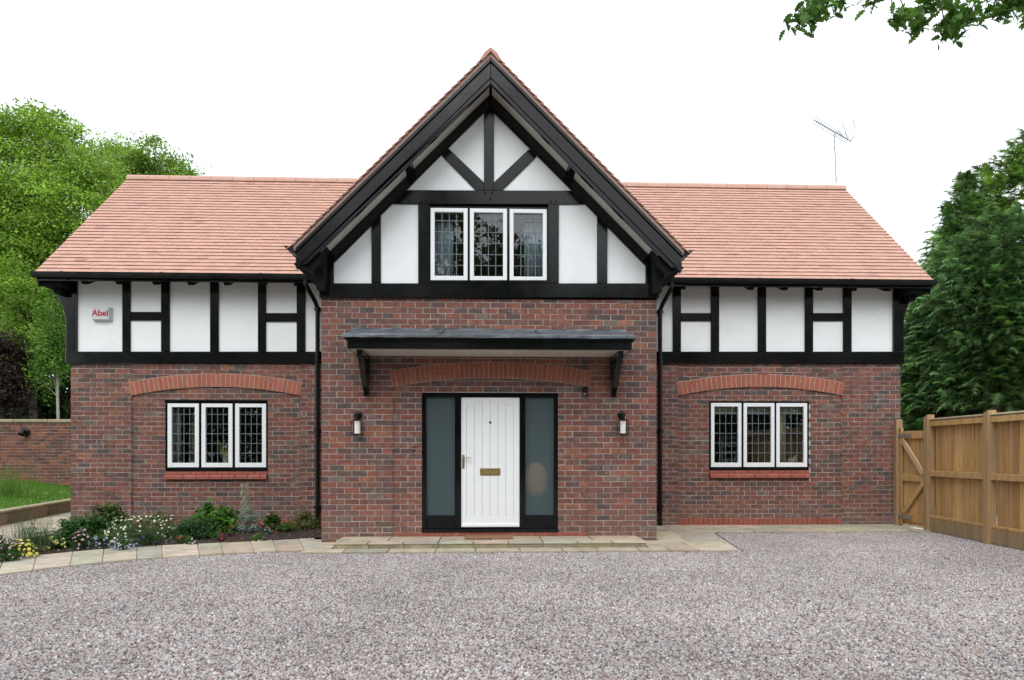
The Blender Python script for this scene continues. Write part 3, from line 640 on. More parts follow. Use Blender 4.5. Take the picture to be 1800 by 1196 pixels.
for r_ in range(len(rows_) - 1):
    for i in range(n): f.append((r_ * K + i, r_ * K + i + 1, (r_ + 1) * K + i + 1, (r_ + 1) * K + i))
for x in (xs[0], xs[-1]):
    o_ = len(v); v += [(x, y, z) for y, z in rows_] + [(x, -.002, 3.005)]; f.append(tuple(range(o_, o_ + len(rows_) + 1)))
mb = MB(); mb.add(v, f); mb.build('lead_roof', 'lead', can)
for p in (775.5, 946.5):
    x = WX(p, -.5); mb = MB(); mb.tube([(x, YC - .045, 3.07), (x, -.3, 3.178), (x, -.02, 3.25)], .024, 8); mb.build('lead_roll', 'lead', can)
for p in (645, 1077.8):
    x = WX(p, -.05); br_ = MB(); hw_ = .045
    yz_prism(br_, [(-.004, 2.85), (-.004, 2.26), (-.09, 2.23), (-.09, 2.85)], x - hw_, x + hw_); brk = br_.build('bracket', 'timber', can, bevel=.006)
    mb = MB(); yz_prism(mb, [(-.09, 2.85), (-.66, 2.85), (-.66, 2.77), (-.62, 2.745), (-.09, 2.765)], x - hw_ + .001, x + hw_ - .001); mb.build('bracket_arm', 'timber', brk, bevel=.006)
    mb = MB(); cv = [(-.60, 2.75), (-.48, 2.75), (-.30, 2.62), (-.18, 2.47), (-.09, 2.29), (-.09, 2.44), (-.2, 2.62)]
    yz_prism(mb, [(-.60, 2.752), (-.49, 2.752), (-.30, 2.62), (-.17, 2.46), (-.09, 2.44), (-.09, 2.27), (-.22, 2.36), (-.42, 2.56)], x - hw_ + .006, x + hw_ - .006); mb.build('bracket_strut', 'timber', brk, bevel=.006)

# ================================================================== things fixed to the house
def text_mesh(txt, size, loc, mat, parent, depth=.003, bold=.0):
    cu = bpy.data.curves.new('lettering', 'FONT'); cu.body = txt; cu.size = size; cu.extrude = depth; cu.offset = bold; cu.align_x = 'CENTER'; cu.align_y = 'CENTER'
    t = bpy.data.objects.new('tmp', cu); COL.objects.link(t); me = bpy.data.meshes.new_from_object(t.evaluated_get(bpy.context.evaluated_depsgraph_get())); bpy.data.objects.remove(t)
    me.transform(Matrix.Rotation(R(90), 4, 'X')); me.materials.clear(); me.materials.append(mat)
    o = bpy.data.objects.new('lettering', me); return link(o, parent, loc)
m, N, L, b = nmat('red_lettering'); b.inputs['Base Color'].default_value = (.45, .01, .03, 1); b.inputs['Roughness'].default_value = .5; M['redink'] = m
x0, z1 = W(160, 539, YM - .1); x1, z0 = W(193.5, 563.5, YM - .1)
ab = empty('alarm_box', ((x0 + x1) / 2, YM - .06, z0)); tag(ab, 'square white alarm box with red Abel lettering on the left white panel', 'alarm box')
mb = MB(); a_, c_, t, d = x0, x1 - .03, z1, z0 + .03
mb.add([(x0 + .004, YM - .08, z0 + .02), (x1 - .035, YM - .08, z0 + .02), (x1 - .035, YM - .08, z1 - .004), (x0 + .004, YM - .08, z1 - .004), (x0, YM - .001, z0), (x1, YM - .001, z0), (x1, YM - .001, z1), (x0, YM - .001, z1)],
       [(0, 1, 2, 3), (1, 5, 6, 2), (5, 4, 7, 6), (4, 0, 3, 7), (3, 2, 6, 7), (4, 5, 1, 0)]); mb.c = [(.60, .615, .64)] * 8; mb.build('cover', 'piece', ab, bevel=.006, seg=2)
text_mesh('Abel', .155, ((x0 + x1) / 2 - .018, YM - .082, (z0 + z1) / 2 + .008), M['redink'], ab, .002, .003)

for i, (px, lab) in enumerate(((629.5, 'black wall lantern with white glass to the left of the front door'), (1092.7, 'black wall lantern with white glass to the right of the front door'))):
    x, z = W(px, 729.5, -.03); ln = empty('wall_lantern', (x, -.05, z - .32)); tag(ln, lab, 'lantern', 'wall lanterns beside the door')
    x2 = x + .004; mb = MB(); mb.lathe([(.062, 0), (.062, .008), (.052, .018), (.03, .024), (.02, .045)], (x, -.002, z), 'y', 20); mb.build('wall_rose', 'blackpl', ln)
    mb = MB(); mb.tube([(x, -.03, z), (x, -.08, z + .015), (x, -.11, z), (x, -.11, z - .06)], .011, 8); mb.build('arm', 'blackpl', ln)
    zt, zb = z - .085, z - .31
    mb = MB(); mb.lathe([(.052, 0), (.056, .012), (.02, .035)], (x2, -.11, zt - .008), 'z', 16); mb.build('cap', 'blackpl', ln)
    mb = MB(); mb.tube([(x2, -.11, zt - .01), (x2, -.11, zb + .025)], .044, 16); mb.build('glass_cylinder', 'opal', ln)
    mb = MB(); h = .072
    for sx in (-1, 1):
        for sy in (-1, 1): mb.box(x2 + sx * h - .004, x2 + sx * h + .004, -.11 + sy * h - .004, -.11 + sy * h + .004, zb, zt)
    for zz in (zb, zt - .008):
        for s in (-1, 1): mb.box(x2 - h + .004, x2 + h - .004, -.11 + s * h - .003, -.11 + s * h + .003, zz, zz + .008); mb.box(x2 + s * h - .003, x2 + s * h + .003, -.11 - h + .004, -.11 + h - .004, zz, zz + .008)
        mb.box(x2 - h, x2 + h, -.114, -.106, zz + .001, zz + .006); mb.box(x2 - .004, x2 + .004, -.11 - h, -.11 + h, zz + .0012, zz + .0062)
    mb.build('cage', 'blackpl', ln)
x, z = W(1028, 687, -.02); sn = empty('motion_sensor', (x, -.03, z - .05)); tag(sn, 'small black motion sensor under the right end of the door arch', 'sensor')
mb = MB(); mb.box(x - .03, x + .03, -.03, REC - .001, z, z + .055); mb.build('mount', 'blackpl', sn, bevel=.006)
mb = MB(); mb.lathe([(.018, -.05), (.033, -.035), (.035, .01), (.02, .02)], (x - .005, -.06, z), 'z', 14); mb.build('head', 'blackpl', sn)
mb = MB(); mb.cur = (.7, .7, .68); mb.ball((x - .008, -.07, z - .045), .016); mb.build('lens', 'piece', sn)
x, z = W(728.6, 790, REC); dbn = empty('doorbell', (x, REC - .01, z - .04)); tag(dbn, 'small dark doorbell with pale button left of the door frame', 'doorbell')
mb = MB(); mb.box(x - .014, x + .014, REC - .018, REC - .001, z - .035, z + .03); mb.build('plate', 'brass', dbn, bevel=.004)
bpy.data.objects['plate'].data.materials[0] = M['blackpl']
mb = MB(); mb.cur = (.8, .8, .75); mb.ball((x, REC - .02, z + .003), .009); mb.build('button', 'piece', dbn)
x, z = W(45, 760, 8.45); wlm = empty('bulkhead_light', (x, 8.4, z - .12)); tag(wlm, 'small round black light on the garden wall', 'wall light')
mb = MB(); mb.lathe([(.11, 0), (.11, .03), (.08, .05)], (x, 8.47, z), 'y', 16); mb.build('base', 'blackpl', wlm); mb = MB(); mb.tube([(x, 8.44, z), (x, 8.33, z + .01), (x, 8.27, z - .07)], [.03, .05, .08], 12); mb.build('hood', 'blackpl', wlm)
# television aerial on the ridge
ae = empty('tv_aerial', (7.75, 4.9, ZR)); tag(ae, 'grey television aerial with slanted boom on a thin mast above the right ridge', 'aerial')
dA = 15.55; P = lambda px, py, dd=0: at(px, py, dA + dd)
mb = MB(); b0 = P(1470, 322); b1 = P(1466.5, 236); mb.tube([b0, b1], .014, 6); mb.build('mast', 'alu', ae)
q0, q1 = P(1432, 212, -.15), P(1493, 247, .15); mb = MB(); mb.tube([q0, q1], .012, 6); mb.build('boom', 'alu', ae)
mb = MB()
for i in range(17):
    c = q0.lerp(q1, i / 17); perp = Vector((.05, -.04, .11)) * .75
    mb.tube([c - perp, c + perp], .008, 5); mb.tube([c - Vector((-.04, .05, .05)), c + Vector((-.04, .05, .05))], .007, 5)
mb.build('director', 'alu', ae)
mb = MB()
for k in range(6):
    a_ = P(1482 + k * .8, 216 + k * 3.2, .1); c_ = P(1501 + k * .4, 210 + k * 2, .3); mb.tube([a_, c_], .0045, 5)
for k in range(5):
    a_ = P(1494 - k * .5, 252 + k * -1, .1); c_ = P(1503 - k * 2.2, 238 + k * 2.4, .3); mb.tube([a_, c_], .0045, 5)
mb.tube([P(1480, 214, .1), P(1491, 246, .15)], .007, 5); mb.tube([P(1500, 209, .3), P(1504, 232, .3)], .007, 5); mb.tube([P(1491, 246, .15), P(1503, 238, .3)], .006, 5); mb.build('reflector', 'alu', ae)
mb = MB(); mb.tube([P(1466, 240), P(1472, 230), P(1482, 240)], .009, 6); mb.tube([P(1462, 268), P(1468, 255)], .006, 5); mb.build('bracket', 'alu', ae)

# ================================================================== behind the windows
def curtain(name, lab, x0, x1, y, z0, z1, col, waves, grp=None):
    n = waves * 8; v = []; f = []
    for z in (z0, z1):
        for i in range(n + 1):
            t = i / n; v.append((x0 + (x1 - x0) * t, y + .035 * math.sin(t * waves * 2 * math.pi) * (1.1 if z == z0 else .7), z))
    for i in range(n): f.append((i, i + 1, n + 2 + i, n + 1 + i))
    mb = MB(); mb.cur = col; mb.add(v, f); o = mb.build(name, 'fabric', smooth=True, recalc=False); o.modifiers.new('thickness', 'SOLIDIFY').thickness = .004; tag(o, lab, 'curtain'); return o
cb = (.62, .74, .82)
curtain('curtain', 'pale blue curtain behind the left casement of the upstairs window', WX(757, .2), WX(797, .2), .22, zgt + .15, 5.25, cb, 5)
curtain('curtain', 'pale blue curtain behind the right casement of the upstairs window', WX(922, .2), WX(957, .2), .22, zgt + .15, 5.25, cb, 5)
curtain('curtain', 'blue grey curtain at the left of the left ground floor window', WX(299, 2.45), WX(317, 2.45), 2.5, .9, 2.5, (.75, .8, .8), 3)
curtain('curtain', 'cream curtain in the right casement of the right ground floor window', WX(1367, 2.45), WX(1379, 2.45), 2.46, .9, 2.5, (.75, .70, .55), 2)
curtain('curtain', 'cream curtain showing behind the right of the left ground floor window', WX(333, 2.6), WX(341, 2.6), 2.7, .9, 2.5, (.6, .52, .36), 2)
mb = MB(); mb.cur = (.74, .78, .62)
xa, xb = WX(1247, 2.4), WX(1421, 2.4); zt = W(1330, 703, 2.4)[1]; zb = W(1330, 728, 2.4)[1]
for k in range(3): mb.box(xa, xb, 2.395 - k * .012, 2.403 - k * .012, zb + .05 * k, zt)
tag(mb.build('roman_blind', 'fabric'), 'pale green blind gathered along the top of the right ground floor window', 'blind')
zsl = W(400, 818, 2.4)[1]
for a_, c_ in ((285, 475), (1242, 1427)):
    mb = MB(); mb.box(WX(a_, 2.4), WX(c_, 2.4), YM + .125, YM + .36, zsl - .035, zsl); mb.build('window_board', 'white', house)
x = WX(397, 2.42); vs = empty('flower_vase', (x, 2.42, zsl)); tag(vs, 'cream vase of yellow flower spikes behind the middle left window casement', 'vase')
mb = MB(); mb.cur = (.72, .68, .5); mb.lathe([(.04, 0), (.055, .06), (.05, .15), (.045, .2)], (x, 2.42, zsl), 'z', 16); mb.build('vase', 'piece', vs)
mb = MB(); fl = MB()
for dx, h in ((-.13, .45), (-.09, .36), (.03, .38), (.07, .34), (-.02, .28)):
    mb.cur = (.12, .22, .04); mb.tube([(x + dx * .1, 2.42, zsl + .15), (x + dx * .5, 2.42, zsl + .15 + h * .4), (x + dx, 2.42, zsl + h)], .005, 5)
    for k in range(16):
        t = k / 16; fl.cur = jit((.62, .5, .07), .15); fl.ball((x + dx * (.6 + .4 * t) + random.gauss(0, .008), 2.42 + random.gauss(0, .01), zsl + .2 + (h - .17) * t), .016 * (1.15 - .5 * t))
mb.build('stem', 'piece', vs); fl.build('blossom', 'piece', vs)
for k, (px, lab, h) in enumerate(((338, 'pink orchid in a white pot behind the left window casement', .30), (316, 'small pink flowered pot plant beside the curtain of the left window', .16))):
    x = WX(px, 2.42); pp = empty('pot_plant', (x, 2.42, zsl)); tag(pp, lab, 'pot plant')
    mb = MB(); mb.cur = (.6, .6, .58); mb.lathe([(.035, 0), (.05, .08)], (x, 2.42, zsl), 'z', 14); mb.build('pot', 'piece', pp)
    mb = MB(); mb.cur = (.05, .12, .03); mb.tube([(x, 2.42, zsl + .06), (x + .02, 2.42, zsl + h)], .004, 5)
    for j in range(6): mb.ball((x + random.gauss(0, .03), 2.42 + random.gauss(0, .02), zsl + .1 + random.uniform(0, .04)), .03, 1, (1, .6, .4))
    mb.build('foliage', 'piece', pp); mb = MB()
    for j in range(9): mb.cur = jit((.5, .25, .42), .2); mb.ball((x + random.gauss(.01, .025), 2.41 + random.gauss(0, .015), zsl + h - random.uniform(0, .1)), .018)
    mb.build('blossom', 'piece', pp)
x = WX(1392, 2.42); bd = empty('bird_ornament', (x, 2.42, zsl)); tag(bd, 'white bird ornament on the sill of the right ground floor window', 'ornament')
mb = MB(); mb.cur = (.75, .72, .65); c = [(-.09, .02), (-.06, .06), (0, .085), (.05, .10), (.07, .16), (.095, .175)]
mb.tube([(x + a_, 2.42, zsl + z) for a_, z in c], [.02, .05, .07, .055, .03, .024], 12); mb.build('body', 'piece', bd, smooth=True)
mb = MB(); mb.cur = (.45, .28, .1); mb.tube([(x + .10, 2.42, zsl + .175), (x + .135, 2.42, zsl + .17)], [.012, .003], 6); mb.build('beak', 'piece', bd)
# dining chair seen dimly in the right room, and an added orange shape for the warm blur behind the frosted light
dc = empty('dining_chair', (WX(1290, 3.3), 3.3, .1)); tag(dc, 'blue grey slatted chair dimly seen inside the right ground floor window', 'chair'); cxx = WX(1290, 3.3)
mb = MB(); mb.cur = (.3, .36, .42)
for s in (-1, 1): mb.box(cxx + s * .24 - .02, cxx + s * .24 + .02, 3.3, 3.34, .1, 1.75)
mb.build('post', 'piece', dc); mb = MB(); mb.cur = (.3, .36, .42)
for k in range(5): mb.box(cxx - .22, cxx + .22, 3.305, 3.33, 1.05 + k * .15, 1.11 + k * .15)
mb.build('slat', 'piece', dc); mb = MB(); mb.cur = (.3, .36, .42); mb.box(cxx - .26, cxx + .26, 2.9, 3.3, .55, .6); mb.build('seat', 'piece', dc)
mb = MB(); mb.cur = (1.0, .50, .17); xa, za = W(926, 815, .12); xb, zb = W(964, 868, .12); mb.ball(((xa + xb) / 2 - .02, .20, (za + zb) / 2 - .02), 1, 3, ((xb - xa) * .55, .07, (za - zb) * .58))
tag(mb.build('orange_shape', 'piece', smooth=True), 'orange brown rounded stand-in shape blurred behind the right frosted side light', 'orange shape')

# ================================================================== paving
SC = [(.42, .36, .27), (.46, .40, .29), (.40, .37, .30), (.45, .36, .27), (.37, .35, .27), (.49, .42, .33)]
paving = sheet('paving', [(-13, -5.8)] + outer[::-1] + [(-2.6, -1.02), (3.5, -1.02), (3.82, 1.13), (7.9, 1.16), (7.9, 2.3), (xg1, 2.3), (xg1, .05), (xg0, .05), (xg0, 2.3), (xm0, 2.3), (xm0, 9), (-13, 9)], .002, 'mortar')
def slab(poly, z0=.0025, z1=.03, parent=None, name='slab', g=.006):
    cx_ = sum(p[0] for p in poly) / len(poly); cy_ = sum(p[1] for p in poly) / len(poly); q = []
    for x, y in poly:
        d = math.hypot(x - cx_, y - cy_); q.append((x - (x - cx_) / d * g * 1.4, y - (y - cy_) / d * g * 1.4))
    mb = MB(); mb.cur = jit(random.choice(SC), .1); mb.slab(q, z0, z1 + random.uniform(-.002, .002)); return mb.build(name, 'slab', parent or paving, bevel=.005, recalc=False)
def lerp2(a_, b_, t): return (a_[0] + (b_[0] - a_[0]) * t, a_[1] + (b_[1] - a_[1]) * t)
def polyat(pl, t):
    Ls = [math.dist(pl[i], pl[i + 1]) for i in range(len(pl) - 1)]; s = t * sum(Ls)
    for i, l in enumerate(Ls):
        if s <= l or i == len(Ls) - 1: return lerp2(pl[i], pl[i + 1], min(1, s / l))
        s -= l
ts = [0, .055, .13, .19, .27, .33, .42, .48, .56, .63, .71, .78, .87, 1]
for i in range(len(ts) - 1):
    sk = .012
    a0, a1, b0, b1 = polyat(outer, ts[i]), polyat(outer, ts[i + 1]), polyat(inner, max(0, ts[i] - (sk if i else 0))), polyat(inner, max(0, ts[i + 1] - sk) if i < len(ts) - 2 else 1)
    if i % 3 == 1:
        k = random.uniform(.45, .6); m0, m1 = lerp2(a0, b0, k), lerp2(a1, b1, k); slab([a0, a1, m1, m0]); slab([m0, m1, b1, b0])
    else: slab([a0, a1, b1, b0])
def rowslabs(x0, x1, y0, y1, n, sx=(0, 0)):
    w_ = [random.uniform(.75, 1.25) for _ in range(n)]; s = sum(w_); u = 0
    for k in range(n):
        p = x0 + (x1 - x0) * u / s; u += w_[k]; q = x0 + (x1 - x0) * u / s
        slab([(p, y0), (q, y0), (q + (sx[1] if k == n - 1 else 0), y1), (p, y1)])
rowslabs(-2.6, 3.46, -1.02, -.735, 11)
rowslabs(-2.62, -2.25, -.735, .0, 1); rowslabs(2.26, 3.5, -.735, -.2, 2); rowslabs(2.27, 2.6, -.2, 0.0, 1)
rowslabs(xg1 + .02, 3.58, -.2, .38, 2); rowslabs(xg1 + .02, 3.68, .38, 1.12, 2); rowslabs(xg1 + .02, 7.85, 1.13, 1.62, 8); rowslabs(xg1 + .02, 7.85, 1.62, 2.19, 7)
yy = -3.6
while yy < 8:
    hh = random.choice((.45, .6, .75)); rowslabs(-11.2, xm0 - .0 if yy > 1.0 else -7.2 if yy > -1 else -8.0, yy, yy + hh, random.choice((4, 5, 6))); yy += hh
step = MB(); step.cur = (.3, .27, .2); step.box(-2.2, 2.21, -.70, .02, .004, .078); step = step.build('door_step', 'stone'); tag(step, kind='structure')
for k in range(9):                                     # riser stones and treads
    a_, c_ = -2.22 + 4.45 * k / 9, -2.22 + 4.45 * (k + 1) / 9; mb = MB(); mb.cur = jit((.25, .235, .14), .2); mb.box(a_ + .003, c_ - .003, -.725, -.66, .004, .081); mb.build('riser_stone', 'stone', step, bevel=.006)
for y0, y1, n in ((-.74, -.5, 9), (-.5, .0, 6)):
    for k in range(n): a_, c_ = -2.24 + 4.48 * k / n, -2.24 + 4.48 * (k + 1) / n; slab([(a_, y0), (c_, y0), (c_, y1), (a_, y1)], .082, .106, step, 'tread_slab')
x0, y0 = G(817, 947, .11)[:2]; x1 = G(902, 947, .11)[0]
mat_ = MB(); mat_.box(x0, x1, -.40, -.06, .110, .128, .002); tag(mat_.build('doormat', 'coir', bevel=.005), 'brown coir doormat on the stone step before the white door', 'doormat')

# ================================================================== gravel: scattered stones
gv = bpy.data.objects.new('gravel', bpy.data.meshes.new('gravel')); pl = [(-9.2, -8.6), (8.6, -8.6), (8.6, -.6), (7.8, 1.13), (3.86, 1.10), (3.54, -1.05), (-2.6, -1.05)] + [(p[0], p[1] - .02) for p in outer if p[0] > -9.2] + [(-9.2, -4.6)]
bm = bmesh.new(); bm.faces.new([bm.verts.new((x, y, .0)) for x, y in pl]); bmesh.ops.triangulate(bm, faces=bm.faces); bm.normal_update()
for f in bm.faces:
    if f.normal.z < 0: f.normal_flip()
bm.to_mesh(gv.data); bm.free(); gv.data.materials.append(M['gravel']); link(gv); tag(gv, kind='stuff')
ng = bpy.data.node_groups.new('scatter_stones', 'GeometryNodeTree'); ng.interface.new_socket('Geometry', in_out='INPUT', socket_type='NodeSocketGeometry'); ng.interface.new_socket('Geometry', in_out='OUTPUT', socket_type='NodeSocketGeometry')
A = ng.nodes.new; K = ng.links.new; gi, go = A('NodeGroupInput'), A('NodeGroupOutput')
dp_ = A('GeometryNodeDistributePointsOnFaces'); dp_.inputs['Density'].default_value = 2900; K(gi.outputs[0], dp_.inputs['Mesh'])
ico = A('GeometryNodeMeshIcoSphere'); ico.inputs['Radius'].default_value = 1; ico.inputs['Subdivisions'].default_value = 2
sp_ = A('GeometryNodeSetPosition'); nzz = A('ShaderNodeTexNoise'); nzz.inputs['Scale'].default_value = .9; vs_ = A('ShaderNodeVectorMath'); vs_.operation = 'SUBTRACT'; vs_.inputs[1].default_value = (.5, .5, .5)
vsc = A('ShaderNodeVectorMath'); vsc.operation = 'SCALE'; vsc.inputs['Scale'].default_value = 1.3; K(nzz.outputs['Color'], vs_.inputs[0]); K(vs_.outputs[0], vsc.inputs[0]); K(vsc.outputs[0], sp_.inputs['Offset']); K(ico.outputs[0], sp_.inputs['Geometry'])
sm = A('GeometryNodeSetMaterial'); sm.inputs['Material'].default_value = M['gravel']; K(sp_.outputs[0], sm.inputs[0])
ip = A('GeometryNodeInstanceOnPoints'); K(dp_.outputs['Points'], ip.inputs['Points']); K(sm.outputs[0], ip.inputs['Instance'])
rr = A('FunctionNodeRandomValue'); rr.data_type = 'FLOAT_VECTOR'; rr.inputs[0].default_value = (0, 0, 0); rr.inputs[1].default_value = (6.28, 6.28, 6.28); K(rr.outputs[0], ip.inputs['Rotation'])
rs = A('FunctionNodeRandomValue'); rs.data_type = 'FLOAT_VECTOR'; rs.inputs[0].default_value = (.0065, .0062, .0055); rs.inputs[1].default_value = (.016, .014, .0115); rs.inputs['Seed'].default_value = 5; K(rs.outputs[0], ip.inputs['Scale'])
K(ip.outputs[0], go.inputs[0]); md_ = gv.modifiers.new('stones', 'NODES'); md_.node_group = ng

# ================================================================== fence and gate
WC = [(.46, .275, .105), (.50, .305, .128), (.40, .235, .088), (.48, .295, .122)]
p1, p2, p3 = at(1578.5, 795, 12.72), G(1633, 935), G(1739.5, 957); p1.z = p2.z = p3.z = 0
fd = (p3 - p2).normalized(); fn = Vector((fd.y, -fd.x, 0));
if fn.x > 0: fn = -fn                                    # towards the drive
p4 = p3 + fd * 1.75; p5 = p4 + fd * 1.75
fence = empty('fence', (p3.x, p3.y, 0)); tag(fence, 'tall wooden close board fence with square posts beside the gravel drive', 'fence')
def wbeam(name, a_, b_, w_, h_, parent, up=(0, 0, 1), c=None, bevel=.006):
    mb = MB(); mb.cur = jit(c or random.choice(WC), .1); mb.beam(a_, b_, w_, h_, up); return mb.build(name, 'wood', parent, bevel=bevel)
def post(p, h, s=.125, par=fence):
    a_ = Vector(p); up = fn; mb = MB(); mb.cur = jit((.38, .25, .125), .08); mb.beam(a_ - Vector((0, 0, .05)), a_ + Vector((0, 0, h)), s, s, fn)
    t = mb.v; top = [i for i in range(4, 8)]
    for i in top: v = Vector(t[i]); t[i] = (v.x, v.y, v.z + (v - a_).dot(fd) * .35)
    return mb.build('post', 'wood', par, bevel=.005)
post(p2, 2.02); post(p3, 2.0); post(p4, 2.0); post(p5, 2.0); post(p1, 1.98, .11)
for a_, b_ in ((p2, p3), (p3, p4), (p4, p5)):
    L_ = (b_ - a_).length; s0 = a_ + fd * .06; s1 = b_ - fd * .06; off = -fn * .015
    z = lambda h: Vector((0, 0, h))
    wbeam('rail', s0 + z(1.88) + off, s1 + z(1.88) + off, .075, .09, fence); wbeam('rail', s0 + z(1.02) + off, s1 + z(1.02) + off, .075, .10, fence); wbeam('rail', s0 + z(.27) + off, s1 + z(.27) + off, .06, .05, fence)
    wbeam('gravel_board', s0 + z(.13) + off * .5, s1 + z(.13) + off * .5, .05, .22, fence, c=(.31, .21, .11)); wbeam('cap_rail', s0 + z(1.955) - fn * .05, s1 + z(1.955) - fn * .05, .16, .03, fence, c=(.5, .40, .27))
    n = 14; w_ = (L_ - .12) / n
    for k in range(n):
        c0 = s0 + fd * (w_ * k); mb = MB(); mb.cur = jit(random.choice(WC), .16); o_ = -fn * (.075 + random.uniform(0, .004)); t0, t1 = -fn * .008, -fn * .022
        q = [c0 + o_, c0 + fd * (w_ + .012) + o_ + fn * .012, c0 + fd * (w_ + .012) + o_ + fn * .0, c0 + o_ - fn * .012]
        mb.add([v + z(.24) for v in q] + [v + z(1.93) for v in q], [(3, 2, 1, 0), (4, 5, 6, 7), (0, 1, 5, 4), (1, 2, 6, 5), (2, 3, 7, 6), (3, 0, 4, 7)]); mb.build('board', 'wood', fence)
gd = (p2 - p1).normalized(); gn = Vector((gd.y, -gd.x, 0));
if gn.x > 0: gn = -gn
gate = empty('gate', ((p1.x + p2.x) / 2, (p1.y + p2.y) / 2, 0)); tag(gate, 'wooden ledged side gate with diagonal braces between house corner and fence', 'gate')
g0, g1 = p1 + gd * .065, p2 - gd * .075; z = lambda h: Vector((0, 0, h)); LG = (g1 - g0).length
for k in range(8):
    w_ = LG / 8; c0 = g0 + gd * (w_ * (k + .5)) - gn * .045; wbeam('board', c0 + z(.06), c0 + z(1.74), w_ - .006, .02, gate, up=gn, bevel=.004)
for h, hh in ((1.70, .14), (.92, .12), (.20, .14)): wbeam('rail', g0 + gd * .02 + z(h) - gn * .012, g1 - gd * .02 + z(h) - gn * .012, .045, hh, gate)
wbeam('stile', g0 + gd * .03 + z(.06) + gn * .003, g0 + gd * .03 + z(1.84) + gn * .003, .06, .05, gate, up=gn)
wbeam('brace', g0 + gd * .06 + z(1.62) + gn * .005, g1 - gd * .04 + z(.99) + gn * .005, .05, .09, gate, c=(.5, .36, .2)); wbeam('brace', g1 - gd * .04 + z(.85) + gn * .005, g0 + gd * .10 + z(.28) + gn * .005, .05, .09, gate)
for h in (1.69, .21):
    mb = MB(); a_ = g0 + z(h) + gn * .036; mb.beam(a_ - gd * .05, a_ + gd * .34, .006, .05); mb.beam(a_ - gd * .05 - z(.05), a_ - gd * .05 + z(.05), .008, .05, gn); mb.build('hinge', 'steel', gate)
mb = MB(); mb.box(*sorted((p1.x - .05, p1.x + .06)), p1.y - .0, p1.y + .01, 0, .01)
mb = MB(); a_ = g0 + z(.014); mb.beam(a_, g1 + z(.014), .12, .03); mb.cur = (.5, .5, .46); mb.build('threshold', 'stone', gate)

# ================================================================== garden wall, low stone wall, lawn, bed
gw = empty('garden_wall', (-11, 8.6, 0)); tag(gw, 'old red brick garden wall with stone coping left of the house', 'wall')
YW = 8.48; xw0, xw1 = -20.0, -6.5; zw = 2.2
mb = MB(); mb.box(xw0, xw1, YW + .008, YW + .24, 0, zw); mb.build('wall_core', 'mortar', gw)
lay(xw0, xw1, .3, zw, YW, FX); mb = MB()
for b_ in BR:
    if b_[1] > -16.5: brick_mesh(mb, b_, tuple(c * .72 for c in jit(random.choice(((.24, .085, .06), (.2, .075, .06), (.30, .11, .06), (.15, .07, .06))), .18)))
tag(mb.build('brickwork', 'brick', gw, recalc=False), kind='stuff'); BR.clear()
x = xw0
while x < xw1: mb = MB(); mb.cur = jit((.40, .31, .22), .08); mb.box(x + .004, x + .89, YW - .05, YW + .30, zw, zw + .075); mb.build('coping_stone', 'slab', gw, bevel=.01); x += .9
e0, e1 = G(-110, 950), G(127, 901); e0.z = e1.z = 0; e2 = e1 + (e1 - e0).normalized() * 3.2
lw = empty('low_stone_wall', tuple((e0 + e1) / 2)); tag(lw, 'low stone retaining wall along the edge of the lawn', 'wall')
dv = (e2 - e0).normalized(); nv = Vector((-dv.y, dv.x, 0)); 
if nv.x > 0: nv = -nv
Lw = (e2 - e0).length; s = 0; zt = .30
while s < Lw:
    l = random.uniform(.3, .6); c0 = e0 + dv * s + nv * .09
    mb = MB(); mb.cur = jit((.24, .185, .12), .25); mb.beam(c0 + dv * .005 + z(zt / 2 - .02), c0 + dv * (l - .005) + z(zt / 2 - .02), .18 + random.uniform(0, .02), zt - .045); mb.build('wall_stone', 'stone', lw, bevel=.015, seg=2)
    mb = MB(); mb.cur = jit((.38, .33, .21), .12); mb.beam(c0 + dv * .004 + z(zt - .02), c0 + dv * (l - .004) + z(zt - .02), .23, .045); mb.build('cap_stone', 'stone', lw, bevel=.012, seg=2); s += l
lawnp = [e0 + nv * .17, e2 + nv * .17, Vector((-6.6, YW, 0)), Vector((-22, YW, 0)), Vector((-22, e0.y, 0))]
def lawnz(x, y): return .285 + .30 * max(0, min(1, (Vector((x, y, 0)) - e0).dot(nv) / 1.9 - .09))
mb = MB(); vs_ = []; ds = [.17, .6, 1.1, 1.6, 2.1, 4, 12]
for s_ in np.linspace(0, Lw, 14):
    for d_ in ds: q_ = e0 + dv * s_ + nv * d_; vs_.append((q_.x, q_.y, lawnz(q_.x, q_.y)))
mb.add(vs_, [(i * 7 + j, i * 7 + j + 1, i * 7 + j + 8, i * 7 + j + 7) for i in range(13) for j in range(6)]); tag(mb.build('lawn', 'lawn', recalc=False), kind='structure')
